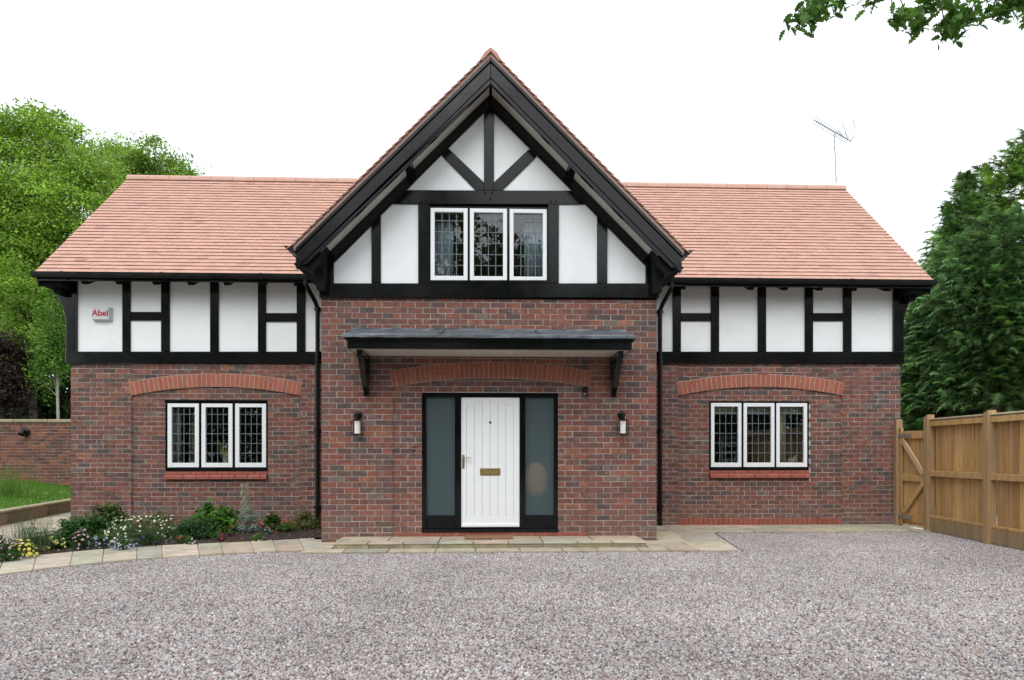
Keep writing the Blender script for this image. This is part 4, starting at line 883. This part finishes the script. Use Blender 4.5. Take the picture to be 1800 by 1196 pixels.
def blades(name, pts, h, col, wdt=.006, lean=.35, kind='stuff', parent=None):
    n = len(pts); pts = np.asarray(pts); a_ = rng.uniform(0, 6.28, n); hh = h * rng.uniform(.6, 1.25, n); ln_ = np.c_[np.cos(a_), np.sin(a_)] * (lean * hh * rng.uniform(.2, 1, n))[:, None]
    sd_ = np.c_[-np.sin(a_ + 1), np.cos(a_ + 1)] * wdt; z0 = np.zeros((n, 1))
    v = np.stack([np.c_[pts[:, :2] - sd_, pts[:, 2]], np.c_[pts[:, :2] + sd_, pts[:, 2]], np.c_[pts[:, :2] + ln_ * .4 + sd_ * .8, pts[:, 2] + hh * .6], np.c_[pts[:, :2] + ln_ * .4 - sd_ * .8, pts[:, 2] + hh * .6], np.c_[pts[:, :2] + ln_ + sd_ * .2, pts[:, 2] + hh], np.c_[pts[:, :2] + ln_ - sd_ * .2, pts[:, 2] + hh]], 1).reshape(-1, 3)
    b0 = np.arange(n)[:, None] * 6; f = np.concatenate([b0 + np.array([[0, 1, 2, 3]]), b0 + np.array([[3, 2, 4, 5]])]); c = np.repeat(np.array(col)[None] * rng.uniform(.7, 1.3, (n, 1)) * rng.uniform(.9, 1.1, (n, 3)), 6, 0)
    o = np_mesh(name, v, f, c, 'leaf', parent); 
    if kind: tag(o, kind=kind)
    return o
pts = []
while len(pts) < 16000:
    t, s_ = random.random(), random.random(); x = -15 + 8 * t; y = e0.y + (YW - e0.y) * s_
    d = (Vector((x, y, 0)) - e0).dot(nv)
    if d > .16: pts.append((x, y, lawnz(x, y)))
blades('grass', pts, .06, (.13, .27, .035), .008)
bed = [tuple(p) for p in inner] + [(-11, inner[-1][1] + .25)]
back_px = [(-220, 985), (-90, 975), (0, 965), (40, 955), (75, 947), (100, 938), (125, 928)]
bed += [tuple(G(*p)[:2]) for p in back_px[1:]] + [(xm0, YM + .02), (xg0 - .0, YM + .02), (xg0 - .0, .42)]
bm = bmesh.new(); bm.faces.new([bm.verts.new((x, y, .036)) for x, y in bed]); bmesh.ops.triangulate(bm, faces=bm.faces); me = bpy.data.meshes.new('soil'); bm.to_mesh(me); bm.free(); me.materials.append(M['soil']); so_ = bpy.data.objects.new('soil', me); link(so_); tag(so_, kind='structure')
mb = MB()
def in_poly(x, y, P_):
    r = False
    for i in range(len(P_)):
        (x1, y1), (x2, y2) = P_[i - 1], P_[i]
        if (y1 > y) != (y2 > y) and x < (x2 - x1) * (y - y1) / (y2 - y1) + x1: r = not r
    return r
k = 0
while k < 2200:
    x, y = random.uniform(-9.5, -2.5), random.uniform(-2.5, 2.2)
    if in_poly(x, y, bed): mb.cur = jit(random.choice(((.05, .033, .024), (.075, .045, .03), (.035, .024, .02))), .3); mb.ball((x, y, .038), random.uniform(.012, .032), 1, (random.uniform(.8, 1.6), 1, .6)); k += 1
tag(mb.build('bark_mulch', 'piece', recalc=False), kind='stuff')

# ================================================================== plants in the bed
def unit(v): return v / (np.linalg.norm(v, axis=1, keepdims=True) + 1e-9)
def leafcloud(c, nrm, size, aspect, cols, fold=.25):
    """one folded leaf (two quads sharing a midrib) per centre"""
    n = len(c); t = unit(np.cross(nrm, rng.normal(size=(n, 3)))); b_ = np.cross(nrm, t); s = np.asarray(size).reshape(-1, 1) * np.ones((n, 1))
    L_ = t * s; Wd = b_ * s * aspect; up = nrm * s * fold * aspect
    v = np.stack([c - L_, c - L_ * .15 + Wd + up, c + L_, c - L_ * .15 - Wd + up], 1).reshape(-1, 3)
    b0 = np.arange(n)[:, None] * 4; f = np.concatenate([b0 + np.array([[0, 1, 2]]), b0 + np.array([[0, 2, 3]])]); return v, f, np.repeat(cols, 4, 0)
def colvar(base, n, amt=.25):
    b_ = np.array(base); b_ = b_[rng.integers(0, len(b_), n)] if b_.ndim == 2 else np.repeat(b_[None], n, 0)
    return np.clip(b_ * rng.uniform(1 - amt, 1 + amt, (n, 1)) * rng.uniform(.9, 1.1, (n, 3)), 0, 1)
def bush(name, label, px, py, w_px, h_px, col, leaf=.035, n=900, flowers=None, fcol=None, fsize=.018, aspect=.5, cat='shrub', group=None, spiky=0, depth=.9, seedpow=.5, z0=.03, sq=1.0):
    p = G(px, py, z0); d = (p - Vector((CX, CY, CH))).length; m_ = d / FPX; w_, h = w_px * m_ / 2 * 1.1, h_px * m_ * 1.05; n = int(n * 1.6)
    root = empty(name, (p.x, p.y, z0)); tag(root, label, cat, group)
    k = max(10, n // 40); cc = unit(rng.normal(size=(k, 3))) * rng.uniform(.25, 1, (k, 1))**seedpow; cc[:, 2] = np.abs(cc[:, 2]) * sq
    cen = np.array([p.x, p.y, z0]) + cc * np.array([w_ * .85, w_ * depth * .85, h * .86]) + np.array([0, 0, .02])
    ci = rng.integers(0, k, n); cr_ = max(.04, w_ * .26); pt = cen[ci] + rng.normal(size=(n, 3)) * np.array([cr_, cr_, cr_ * .7]) * .6; pt[:, 2] = np.maximum(pt[:, 2], z0 + .01)
    nr = unit((pt - np.array([p.x, p.y, z0])) * np.array([1, 1, .8]) + rng.normal(size=(n, 3)) * w_ * .9 + np.array([0, 0, w_ * .8]))
    v, f, c = leafcloud(pt, nr, leaf * rng.uniform(.6, 1.25, n), aspect, colvar(col, n, .3) * (rng.uniform(.7, 1.25, k)[ci])[:, None])
    np_mesh('foliage', v, f, c, 'leaf', root)
    mb = MB(); mb.cur = (.08, .07, .04)
    for i in range(min(k, 14)): mb.tube([(p.x + random.uniform(-.02, .02), p.y, z0), tuple(cen[i] * .5 + np.array([p.x, p.y, z0 + h * .3]) * .5), tuple(cen[i])], [.006, .004, .002], 4)
    mb.build('stem', 'bark', root)
    if flowers:
        flowers = int(flowers * .75) + 1
        di = unit(rng.normal(size=(flowers, 3)) * np.array([1, 1, .6]) + np.array([0, -.35, .7])); di[:, 2] = np.abs(di[:, 2])
        fp = np.array([p.x, p.y, z0]) + di * np.array([w_, w_ * depth, h]) * rng.uniform(.88, 1.12, (flowers, 1))
        V = []; F = []; Cc = []; o_ = 0; fcs = colvar(fcol, flowers, .12)
        for i in range(flowers):
            q = 5; s = fsize * rng.uniform(.7, 1.2); nn = unit((di[i] + rng.normal(size=3) * .35 + np.array([0, -.4, .2]))[None])[0]; t = np.cross(nn, [0.1, .2, 1]); t /= np.linalg.norm(t); bb = np.cross(nn, t)
            for j in range(q):
                a1 = j * 2 * math.pi / q; e_ = t * math.cos(a1) + bb * math.sin(a1); g_ = -t * math.sin(a1) + bb * math.cos(a1)
                V += [fp[i], fp[i] + e_ * s * .6 + g_ * s * .42 + nn * s * .1, fp[i] + e_ * s + nn * s * .15, fp[i] + e_ * s * .6 - g_ * s * .42 + nn * s * .1]; F += [(o_, o_ + 1, o_ + 2), (o_, o_ + 2, o_ + 3)]; o_ += 4; Cc += [fcs[i]] * 4
        np_mesh('flower', np.array(V), F, np.array(Cc), 'petal', root)
        if spiky == 0 and fsize > .014 and fcol is not None and np.array(fcol).ndim == 1 and min(fcol) > .5:
            mb = MB(); mb.cur = (.55, .38, .03)
            for i in range(flowers): mb.ball(tuple(fp[i] + di[i] * .003), fsize * .28, 1)
            mb.build('flower_centre', 'piece', root, recalc=False)
    if spiky:
        pts = np.c_[p.x + rng.normal(size=spiky) * w_ * .45, p.y + rng.normal(size=spiky) * w_ * .4, np.full(spiky, z0 + h * .3)]; blades('stalk', pts, h * 1.1, np.array(col[0] if isinstance(col, list) else col) * .9, .003, .5, None, root)
    return root
g1_, g2_, g3_ = (.045, .12, .022), (.03, .085, .02), (.085, .19, .03)
bush('flowering_plant', 'pink flowered plant at the far left end of the flower bed', 9, 985, 42, 34, [g1_, g2_], .022, 500, 60, (.62, .32, .55), .016, cat='plant')
bush('flowering_plant', 'bright yellow flowered clump near the left end of the bed', 35, 981, 38, 24, [g3_, g1_], .02, 350, 90, (.80, .72, .16), .022, cat='plant')
bush('lavender_plant', 'wispy grey green plant with thin upright stalks at the left', 57, 972, 55, 34, [(.09, .15, .07), (.07, .13, .05)], .03, 900, aspect=.14, cat='plant', spiky=160)
bush('flowering_plant', 'pale yellow flowered clump in front of the dense green shrub', 95, 967, 28, 20, [g3_, g1_], .018, 250, 60, (.80, .75, .25), .02, cat='plant')
bush('flowering_plant', 'pale pink stock flowering at the front edge of the bed', 143, 966, 22, 26, [g1_, g2_], .02, 250, 50, (.70, .42, .55), .016, cat='plant')
bush('green_shrub', 'dense green dome shaped shrub nearest the left of the bed', 119, 962, 48, 44, [g1_, (.05, .14, .03)], .026, 1700)
bush('green_shrub', 'mid green leafy shrub between dense dome shrub and white daisies', 158, 952, 62, 42, [(.055, .145, .03), g1_], .032, 1700)
bush('green_shrub', 'dark green shrub with pale top shoots against the house corner', 192, 940, 58, 46, [g2_, (.035, .09, .02), (.12, .2, .04)], .034, 1500)
bush('viola_plant', 'lilac blue violas in front of the leafy shrub', 178, 962, 34, 18, [g1_, g3_], .018, 350, 55, (.40, .42, .68), .016, cat='plant', group='violas')
bush('viola_plant', 'pale blue violas in front of the white daisies', 216, 966, 30, 16, [g1_, g3_], .018, 300, 55, (.46, .48, .70), .016, cat='plant', group='violas')
bush('viola_plant', 'deep purple violas at the foot of the daisies', 252, 960, 40, 22, [g2_, g1_], .018, 380, 45, (.055, .035, .13), .018, cat='plant', group='violas')
bush('daisy_clump', 'large clump of small white daisies in the middle of the bed', 238, 956, 82, 44, [(.10, .17, .06), (.08, .15, .04)], .022, 2000, 130, (.85, .85, .82), .019, aspect=.25, cat='plant')
bush('daisy_clump', 'smaller clump of white daisies in front of the variegated shrub', 292, 946, 50, 32, [(.10, .18, .06), (.08, .15, .04)], .022, 1000, 45, (.85, .85, .82), .018, aspect=.25, cat='plant')
bush('variegated_shrub', 'cream and green variegated shrub behind the white daisies', 281, 926, 46, 28, [(.26, .30, .12), (.12, .18, .05)], .024, 900)
bush('dark_shrub', 'thin dark leaved shrub beside the variegated shrub', 308, 922, 34, 32, [(.035, .025, .02), (.03, .05, .02)], .024, 220)
bush('green_shrub', 'low bluish green shrub in front of the large leaved shrub', 343, 948, 64, 36, [(.04, .10, .03), (.05, .12, .035)], .024, 1600)
bush('hydrangea_shrub', 'bright green large leaved shrub below the left window', 380, 936, 66, 50, [(.10, .23, .03), (.075, .19, .03)], .062, 760, aspect=.62)
bush('silver_shrub', 'silvery grey leaved plant with tall thin spike', 436, 937, 38, 52, [(.34, .40, .38), (.27, .33, .30)], .016, 1500, aspect=.45)
p = G(431, 934, .03); sr = empty('silver_spike', (p.x, p.y, .03)); tag(sr, 'tall sparse silvery flower spike rising against the brick wall', 'plant'); n = 420
hh = rng.uniform(.25, .82, n); pt = np.c_[p.x + rng.normal(size=n) * .075 * (1.1 - hh), p.y + rng.normal(size=n) * .06, .03 + hh * 1.0]; v, f, c = leafcloud(pt, unit(rng.normal(size=(n, 3))), rng.uniform(.01, .022, n), .5, colvar([(.38, .42, .38), (.45, .47, .42), (.3, .36, .3)], n))
np_mesh('foliage', v, f, c, 'leaf', sr); mb = MB(); mb.cur = (.3, .34, .28)
for dx in (-.06, 0, .05): mb.tube([(p.x, p.y, .03), (p.x + dx * .6, p.y, .5), (p.x + dx, p.y, .85)], .004, 4)
mb.build('stem', 'piece', sr)
bush('bedding_plant', 'red bedding flowers in front of the low bluish shrub', 322, 955, 22, 13, [g1_, g3_], .018, 160, 14, (.42, .02, .05), .018, cat='plant')
bush('bedding_plant', 'small white bedding flowers at the edge of the path', 335, 957, 16, 10, [g1_], .016, 100, 12, (.8, .8, .84), .015, cat='plant')
bush('bedding_plant', 'red bedding flowers in front of the bright green shrub', 384, 951, 24, 14, [g1_, g3_], .018, 200, 14, (.38, .02, .1), .02, cat='plant')
bush('bedding_plant', 'dark crimson bedding flower right of the bright green shrub', 404, 944, 18, 18, [g1_, g3_], .018, 140, 10, (.30, .01, .09), .02, cat='plant')
bush('bedding_plant', 'small light green plant with white flowers near the path corner', 455, 951, 18, 12, [g3_], .02, 120, 8, (.75, .8, .85), .018, cat='plant')
bush('bedding_plant', 'small blue flowered plant right of the silvery plant', 469, 940, 14, 12, [g3_], .018, 110, 12, (.35, .45, .7), .015, cat='plant')
bush('geranium_plant', 'pink flowered geranium in the right half of the bed', 479, 935, 42, 30, [g3_, (.06, .15, .03)], .034, 420, 22, (.72, .16, .28), .02, cat='plant', aspect=.7)
bush('green_shrub', 'yellow green low plant between geranium and downpipe shrub', 505, 936, 34, 16, [g3_, (.13, .2, .04)], .022, 380)
bush('variegated_shrub', 'rounded variegated shrub beside the left downpipe', 534, 931, 44, 32, [(.17, .2, .05), (.09, .13, .03), (.28, .29, .13)], .022, 1100)
bush('lawn_shrub', 'tall feathery grass clump on the lawn before the garden wall', 12, 884, 70, 36, [(.16, .26, .05), (.13, .22, .04)], .05, 350, aspect=.08, cat='grass clump', spiky=200, z0=.28)
bush('lawn_shrub', 'small bright green plant at the lawn edge', 62, 878, 28, 12, [(.2, .34, .05)], .04, 120, aspect=.3, cat='plant', z0=.28)

# ================================================================== trees
def tree(name, label, lobes, depth, base_px, col, leaf, dens, cl=.55, per=60, cat='tree', trunk=.22, bark=(.10, .08, .06), group=None, mat='leaf', gz=0.0, asp=.55, shell=.45, lay_=.6, dj=.0, branches=60, up=.9):
    """lobes are (px, py, radius px) read off the outline; each becomes a ball of leaf clumps at the tree's own distance"""
    m_ = depth / FPX; L_ = [(np.array(at(px, py, depth + random.uniform(-dj, dj))), r * m_) for px, py, r in lobes]; base = at(base_px, 795, depth); base.z = gz
    root = empty(name, tuple(base)); tag(root, label, cat, group); CC = []
    for c, r in L_:
        k = max(6, int(dens * r * r)); d = unit(rng.normal(size=(k, 3))); CC.append(c + d * r * (rng.uniform(shell**3, 1, (k, 1))**(1 / 3)) * (1 + .12 * np.sin(d[:, :1] * 7 + d[:, 2:] * 5)))
    CC = np.concatenate(CC); CC = CC[CC[:, 2] > gz + .4]; k = len(CC); ctr = np.mean([c for c, r in L_], 0)
    n = k * per; ci = np.repeat(np.arange(k), per); tone = rng.uniform(.55, 1.35, k); s_ = cl * rng.uniform(.55, 1.45, k)
    o_ = unit(rng.normal(size=(n, 3))) * rng.uniform(0, 1, (n, 1))**.5; o_[:, 2] *= lay_; pt = CC[ci] + o_ * s_[ci][:, None]; pt[:, 2] = np.maximum(pt[:, 2], gz + .05)
    nr = unit(rng.normal(size=(n, 3)) * .75 + np.array([0, 0, up]) + unit(CC - ctr)[ci] * .5)
    v, f, c = leafcloud(pt, nr, leaf * rng.uniform(.6, 1.2, n), asp, colvar(col, n, .2) * tone[ci][:, None])
    np_mesh('crown', v, f, c, mat, root)
    mb = MB(); mb.cur = bark; top = ctr + np.array([0, 0, .0]); tb = np.array(base)
    spine = [tb, tb * .65 + np.array([ctr[0], ctr[1], tb[2]]) * .35 + np.array([0, 0, (ctr[2] - tb[2]) * .45]), ctr, ctr + np.array([.2, 0, (CC[:, 2].max() - ctr[2]) * .75])]
    mb.tube([tuple(p) for p in spine], [trunk, trunk * .8, trunk * .5, trunk * .12], 8); mb.build('trunk', 'bark', root); mb = MB(); mb.cur = bark
    for i in rng.choice(k, min(k, branches), replace=False):
        t = random.uniform(.3, .95); s0 = spine[1] * (1 - t) + spine[2] * t; e_ = CC[i]; mdp = s0 * .45 + e_ * .55 + np.array([0, 0, -.12 * np.linalg.norm(e_ - s0) + .2]); rr = trunk * random.uniform(.16, .3)
        mb.tube([tuple(s0), tuple(mdp), tuple(e_)], [rr, rr * .6, rr * .2], 5, False)
    mb.build('branch', 'bark', root); return root
LG_ = [(.27, .42, .06), (.21, .35, .05), (.34, .48, .075)]; DG = [(.07, .16, .025), (.055, .13, .02)]
tree('broadleaf_tree', 'tall broad green tree at the left edge behind the house', [(50, 300, 85), (88, 255, 56), (-30, 300, 100), (140, 340, 70), (40, 400, 110), (-60, 430, 110), (130, 430, 80), (75, 520, 85), (-20, 560, 100), (155, 305, 34), (60, 215, 34), (100, 218, 26), (20, 225, 30)], 26, 40, LG_, .07, 23, .85, 130, trunk=.35, lay_=.42, dj=1.2, shell=.5)
tree('broadleaf_tree', 'green tree with rounded crown rising above the left end of the ridge', [(265, 288, 44), (305, 305, 32), (222, 290, 38), (235, 335, 55), (300, 345, 50), (200, 272, 20), (175, 330, 40)], 31, 250, [(.27, .42, .065), (.22, .36, .055), (.32, .46, .075)], .072, 30, .7, 120, lay_=.42, trunk=.3, dj=.8, shell=.3)
tree('broadleaf_tree', 'light green leafy tree overhanging the garden wall at the house corner', [(55, 545, 55), (95, 530, 36), (20, 500, 45), (75, 600, 40), (35, 620, 55)], 22.5, 60, [(.25, .40, .06), (.20, .33, .05)], .06, 46, .52, 90, trunk=.14)
tree('birch_tree', 'slender birch with pale trunk and drooping leaves by the house corner', [(100, 560, 28), (90, 610, 30), (108, 640, 24), (80, 655, 24), (104, 510, 20), (112, 590, 22)], 21, 104, [(.17, .31, .06), (.13, .26, .045)], .05, 90, .34, 90, trunk=.055, bark=(.45, .42, .36), lay_=1.5, branches=30)
tree('purple_tree', 'dark purple leaved small tree at the left edge', [(5, 650, 42), (-10, 610, 36), (22, 690, 36), (-30, 680, 45), (25, 625, 18)], 20.8, 5, [(.06, .03, .035), (.045, .025, .03), (.06, .055, .03)], .06, 80, .38, 70, trunk=.08, bark=(.05, .04, .04))
for i, (px, lab) in enumerate(((-60, 'dark green shrub behind the wall at the far left edge'), (30, 'dark green shrub behind the garden wall below the purple tree'), (110, 'dark green shrub behind the garden wall at the house corner'))):
    tree('background_shrub', lab, [(px, 690, 70), (px + 20, 640, 50), (px - 20, 740, 60)], 24, px, [(.035, .085, .018), (.03, .07, .015)], .1, 40, .5, 45, 'shrub', .1, group='dark shrubs behind the garden wall')

def conifer(name, label, apex, skirt, depth, prof, col, n, ln=.55, group=None, trunk=.25, zlow=None, squash=.8):
    """prof: list of (height fraction, radius px); sprays droop outward from the axis"""
    m_ = depth / FPX; ap = np.array(at(*apex, depth)); zb = np.array(at(apex[0], skirt, depth))[2]; H = ap[2] - zb; hs = [p[0] for p in prof]; rs_ = [p[1] * m_ for p in prof]
    root = empty(name, (ap[0], ap[1], 0)); tag(root, label, 'conifer', group)
    nb = max(20, n // 16); t = rng.uniform(0, 1, nb * 4); rad = np.interp(t, hs, rs_); k = rng.uniform(0, max(rs_), nb * 4) < rad + .15; t, rad = t[k][:nb], rad[k][:nb]; nb = len(t)
    ba = rng.uniform(0, 2 * np.pi, nb); reach = rng.uniform(.72, 1.22, nb); btone = rng.uniform(.6, 1.5, nb); bi = np.repeat(np.arange(nb), n // nb); n = len(bi)
    al = rng.uniform(.25, 1, n)**.7; rad = rad[bi] * reach[bi] * al; t = t[bi] + (.16 * al - .20 * al**3) * np.minimum(.9, rad / H) * 1.6 + rng.normal(size=n) * .10 / H * 2; t = np.clip(t, 0, 1.0); a_ = ba[bi] + rng.normal(size=n) * .16 / np.maximum(.35, rad); lump = 1.0 + .10 * np.sin(ba[bi] * 3 + apex[0]); fr_ = 1.0
    rr = rad * lump * fr_; dirs = np.c_[np.cos(a_), np.sin(a_)]; pos = np.c_[ap[0] + dirs[:, 0] * rr, ap[1] + dirs[:, 1] * rr * squash, zb + t * H]
    q = 30; out = np.c_[dirs, np.where(t > .8, .9, .25) + rng.normal(size=n) * .25]; out = unit(out + rng.normal(size=(n, 3)) * .22); side = unit(np.cross(out, np.array([0, 0, 1.0]) + rng.normal(size=(n, 3)) * .35))
    tone = rng.uniform(.7, 1.45, n) * btone[bi] * 1.0; L_ = ln * rng.uniform(.6, 1.3, n) * np.where(t > .9, .7, 1); V = []; Cc = []; cb_ = colvar(col, n, .18) * tone[:, None]
    for j in range(q):
        s = (j // 2 + .5) / (q / 2); sg = 1 if j % 2 else -1; wv = .42 * (1 - s * .75)
        o_ = pos + out * (L_ * s)[:, None] + np.array([0, 0, -1.0]) * (L_ * .34 * s * s)[:, None]
        tip = o_ + side * (sg * L_ * wv)[:, None] + out * (L_ * .22)[:, None] + np.array([0, 0, -1.0]) * (L_ * .14)[:, None] + rng.normal(size=(n, 3)) * .03; w_ = unit(out) * (L_ * .05)[:, None]
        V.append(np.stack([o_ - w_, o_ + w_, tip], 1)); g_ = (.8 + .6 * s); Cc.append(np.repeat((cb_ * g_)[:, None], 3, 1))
    V = np.concatenate(V).reshape(-1, 3); Cc = np.concatenate(Cc).reshape(-1, 3); F = np.arange(len(V)).reshape(-1, 3)
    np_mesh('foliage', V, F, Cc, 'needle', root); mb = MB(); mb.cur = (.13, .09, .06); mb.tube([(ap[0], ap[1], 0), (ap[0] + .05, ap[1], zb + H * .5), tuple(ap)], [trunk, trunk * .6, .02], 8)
    mb.build('trunk', 'bark', root); return root
CG = [(.11, .20, .07), (.135, .235, .078), (.085, .165, .065)]
conifer('conifer_tree', 'tall conifer with yellowish top rising at the right edge', (1815, 232), 760, 22, [(0, 150), (.3, 175), (.55, 152), (.72, 118), (.85, 78), (.93, 42), (1, 5)], [(.15, .25, .045), (.19, .29, .05), (.10, .19, .045)], 7500, .42, 'conifers behind the fence')
conifer('conifer_tree', 'pointed conifer between the roof end and the tallest conifer', (1700, 312), 770, 20.5, [(0, 95), (.4, 90), (.65, 66), (.85, 34), (1, 3)], [(.12, .215, .055), (.095, .18, .05)], 4500, .36, 'conifers behind the fence')
conifer('conifer_tree', 'broad dark green conifer with drooping sprays and bare trunk base at the right', (1765, 385), 715, 17.5, [(0, 100), (.12, 122), (.45, 128), (.75, 95), (.92, 52), (1, 10)], CG, 8000, .33, 'conifers behind the fence')
conifer('conifer_tree', 'low dark conifer directly behind the right house corner', (1640, 500), 800, 18.5, [(0, 62), (.4, 66), (.7, 52), (.9, 25), (1, 4)], CG, 4500, .32, 'conifers behind the fence')
conifer('conifer_tree', 'dark conifer in the gap above the side gate', (1600, 610), 820, 22, [(0, 85), (.5, 70), (.85, 30), (1, 4)], [(.035, .085, .03), (.045, .10, .035)], 1700, .5, 'conifers behind the fence')
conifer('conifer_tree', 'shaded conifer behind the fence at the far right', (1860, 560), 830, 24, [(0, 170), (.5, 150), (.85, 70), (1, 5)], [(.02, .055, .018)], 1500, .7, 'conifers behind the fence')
for dx_, (px, lab) in enumerate(((1750, 'bare conifer trunk seen above the fence at the right'), (1772, 'second bare trunk behind the fence, nearer the right edge'))):
    p = at(px, 795, 17.0); mb = MB(); mb.cur = (.19, .145, .09); mb.tube([(p.x, p.y, 0), (p.x + .03, p.y, 1.6), (p.x - .02, p.y, 3.4)], [.13, .11, .09], 10); tag(mb.build('tree_trunk', 'bark'), lab, 'tree trunk')

# ------------------------------------------------------------------ oak whose branch ends hang into the top right of the view
oak = empty('oak_tree', (6.4, -8.6, 0)); tag(oak, 'oak tree whose leafy branch ends hang into the top right corner', 'tree')
mb = MB(); mb.cur = (.10, .08, .06); mb.tube([(6.4, -8.6, 0), (6.35, -8.55, 2), (6.2, -8.4, 4.2), (6.0, -8.1, 6)], [.34, .27, .22, .16], 12); mb.build('trunk', 'bark', oak)
out = [(0, -1), (.14, -.72), (.30, -.55), (.16, -.42), (.42, -.12), (.22, -.02), (.46, .32), (.24, .38), (.30, .66), (.12, .78), (0, 1)]; out = out + [(-x, y) for x, y in out[-2:0:-1]]
V = []; F = []; Cc = []; tw = MB(); tw.cur = (.08, .065, .045)
hub = Vector((5.9, -8.0, 5.6))
clusters = [(1402, 45, 20, 20), (1420, 25, 24, 34), (1442, 14, 22, 30), (1440, 2, 22, 24), (1478, 4, 22, 22), (1530, -2, 18, 16), (1572, 32, 12, 10), (1596, 28, 22, 26), (1620, 24, 26, 34), (1612, 48, 16, 16), (1640, 8, 20, 16), (1672, 36, 26, 44), (1690, 45, 24, 40), (1665, 62, 14, 16), (1705, 22, 22, 30), (1735, 5, 26, 26), (1765, 12, 26, 34), (1745, 28, 14, 10), (1790, 2, 24, 26), (1700, -14, 26, 16), (1820, 10, 30, 40)]
limbs = [[hub, at(1840, -120, 4.6), at(1760, -55, 4.7)], [at(1760, -55, 4.7), at(1640, -40, 4.8), at(1560, -30, 4.9), at(1470, -20, 5.0), at(1425, 10, 5.0)]]
tw.tube([tuple(hub), tuple(limbs[0][1]), tuple(limbs[0][2])], [.06, .03, .018], 6); tw.tube([tuple(p) for p in limbs[1]], [.018, .013, .011, .008, .004], 6)
anchors = [p for l in limbs for p in l]
for (px, py, r, n) in clusters:
    d = 4.8 + random.uniform(-.2, .2); c = at(px, py, d); m_ = d / FPX; an = min(anchors, key=lambda a_: (a_ - c).length); tw.tube([tuple(an), tuple(an * .4 + c * .6 + Vector((0, 0, .03))), tuple(c)], [.006, .004, .002], 4)
    for k in range(n):
        p = c + Vector(rng.normal(size=3)) * r * m_ * .48; s = random.uniform(.036, .06); nn = Vector(rng.normal(size=3) * .7 + np.array([0, -.2, .8])).normalized(); t = nn.orthogonal().normalized(); t = (Matrix.Rotation(random.uniform(0, 6.28), 3, nn) @ t); b_ = nn.cross(t); o_ = len(V); cl = colvar([(.085, .18, .03), (.11, .23, .04), (.055, .13, .025)], 1, .25)[0]
        V += [tuple(p + t * (s * y) + b_ * (s * x * 1.15) + nn * (s * .25 * (abs(x) * 2 - y * y * .6))) for x, y in out]; F.append(tuple(range(o_, o_ + len(out)))); Cc += [tuple(cl)] * len(out)
        if k % 5 == 0: tw.tube([tuple(c), tuple(p - t * s)], [.0025, .0012], 3, False)
tw.build('branch', 'bark', oak); mb = MB(); mb.v = V; mb.f = F; mb.c = Cc; tag(mb.build('leaves', 'leaf', oak, recalc=False), kind='stuff')

# ------------------------------------------------------------------ hedge added out of view to darken the lower windows' reflections
root = empty('hedge_screen', (0, -26, 0)); tag(root, 'long dark hedge added behind the viewpoint to darken the ground floor window reflections', 'hedge_screen'); n = 30000
pt = np.c_[rng.uniform(-26, 26, n), -26 + rng.normal(size=n) * .4, rng.uniform(0, 1, n)**.8 * 5.0]; pt[:, 2] *= 1 + .12 * np.sin(pt[:, 0] * 1.3) + .08 * np.sin(pt[:, 0] * 3.1)
v, f, c = leafcloud(pt, unit(rng.normal(size=(n, 3)) + np.array([0, .6, .5])), rng.uniform(.10, .2, n), .6, colvar([(.04, .09, .02), (.03, .07, .018)], n, .25)); np_mesh('foliage', v, f, c, 'leaf', root)
mb = MB(); mb.cur = (.06, .05, .035)
for i in range(40): x = -26 + i * 1.33; mb.tube([(x, -26, 0), (x + .1, -26.1, 3)], [.06, .02], 5)
mb.build('stem', 'bark', root)

# ------------------------------------------------------------------ trees across the drive, behind the viewpoint (mirrored in the window panes)
for i, (x, y, h, r) in enumerate(((-12, -30, 16, 5.2), (-3.6, -30.5, 19, 4.4), (1.6, -31, 14.6, 2.6), (8.5, -32, 12.8, 4.6), (16.5, -29, 15, 5), (-21, -29, 14, 5), (25.5, -29, 15, 5))):  # last tree added to keep the right wing timbers' reflection dark
    root = empty('roadside_tree', (x, y, 0)); tag(root, ('tall tree behind the viewpoint mirrored in the left ground floor window', 'tallest tree behind the viewpoint mirrored dark in the upstairs window', 'tree behind the viewpoint mirrored against sky in the upstairs middle casement', 'low tree behind the viewpoint mirrored in the right ground floor window', 'spreading tree behind the viewpoint on the right', 'tree behind the viewpoint farthest to the left', 'tree added behind the viewpoint at far right to darken the right wing timbers')[i], 'tree', 'trees across the drive')
    k = 230; d = unit(rng.normal(size=(k, 3))); CC = np.array([x, y, h * .48]) + d * np.array([r, r * .7, h * .5]) * np.array([1.1, 1, 1]) * (rng.uniform(.2, 1, (k, 1))**.4); CC = CC[CC[:, 2] > .6]; k = len(CC); n = k * 46; ci = np.repeat(np.arange(k), 46)
    pt = CC[ci] + rng.normal(size=(n, 3)) * .42; v, f, c = leafcloud(pt, unit(rng.normal(size=(n, 3)) + np.array([0, 0, .8])), rng.uniform(.16, .30, n), .6, colvar([(.055, .12, .025), (.04, .09, .02)], n, .25))
    np_mesh('crown', v, f, c, 'leaf', root); mb = MB(); mb.cur = (.08, .065, .05); mb.tube([(x, y, 0), (x, y, h * .4), (x + .3, y, h * .8)], [.3, .22, .06], 8); mb.build('trunk', 'bark', root)
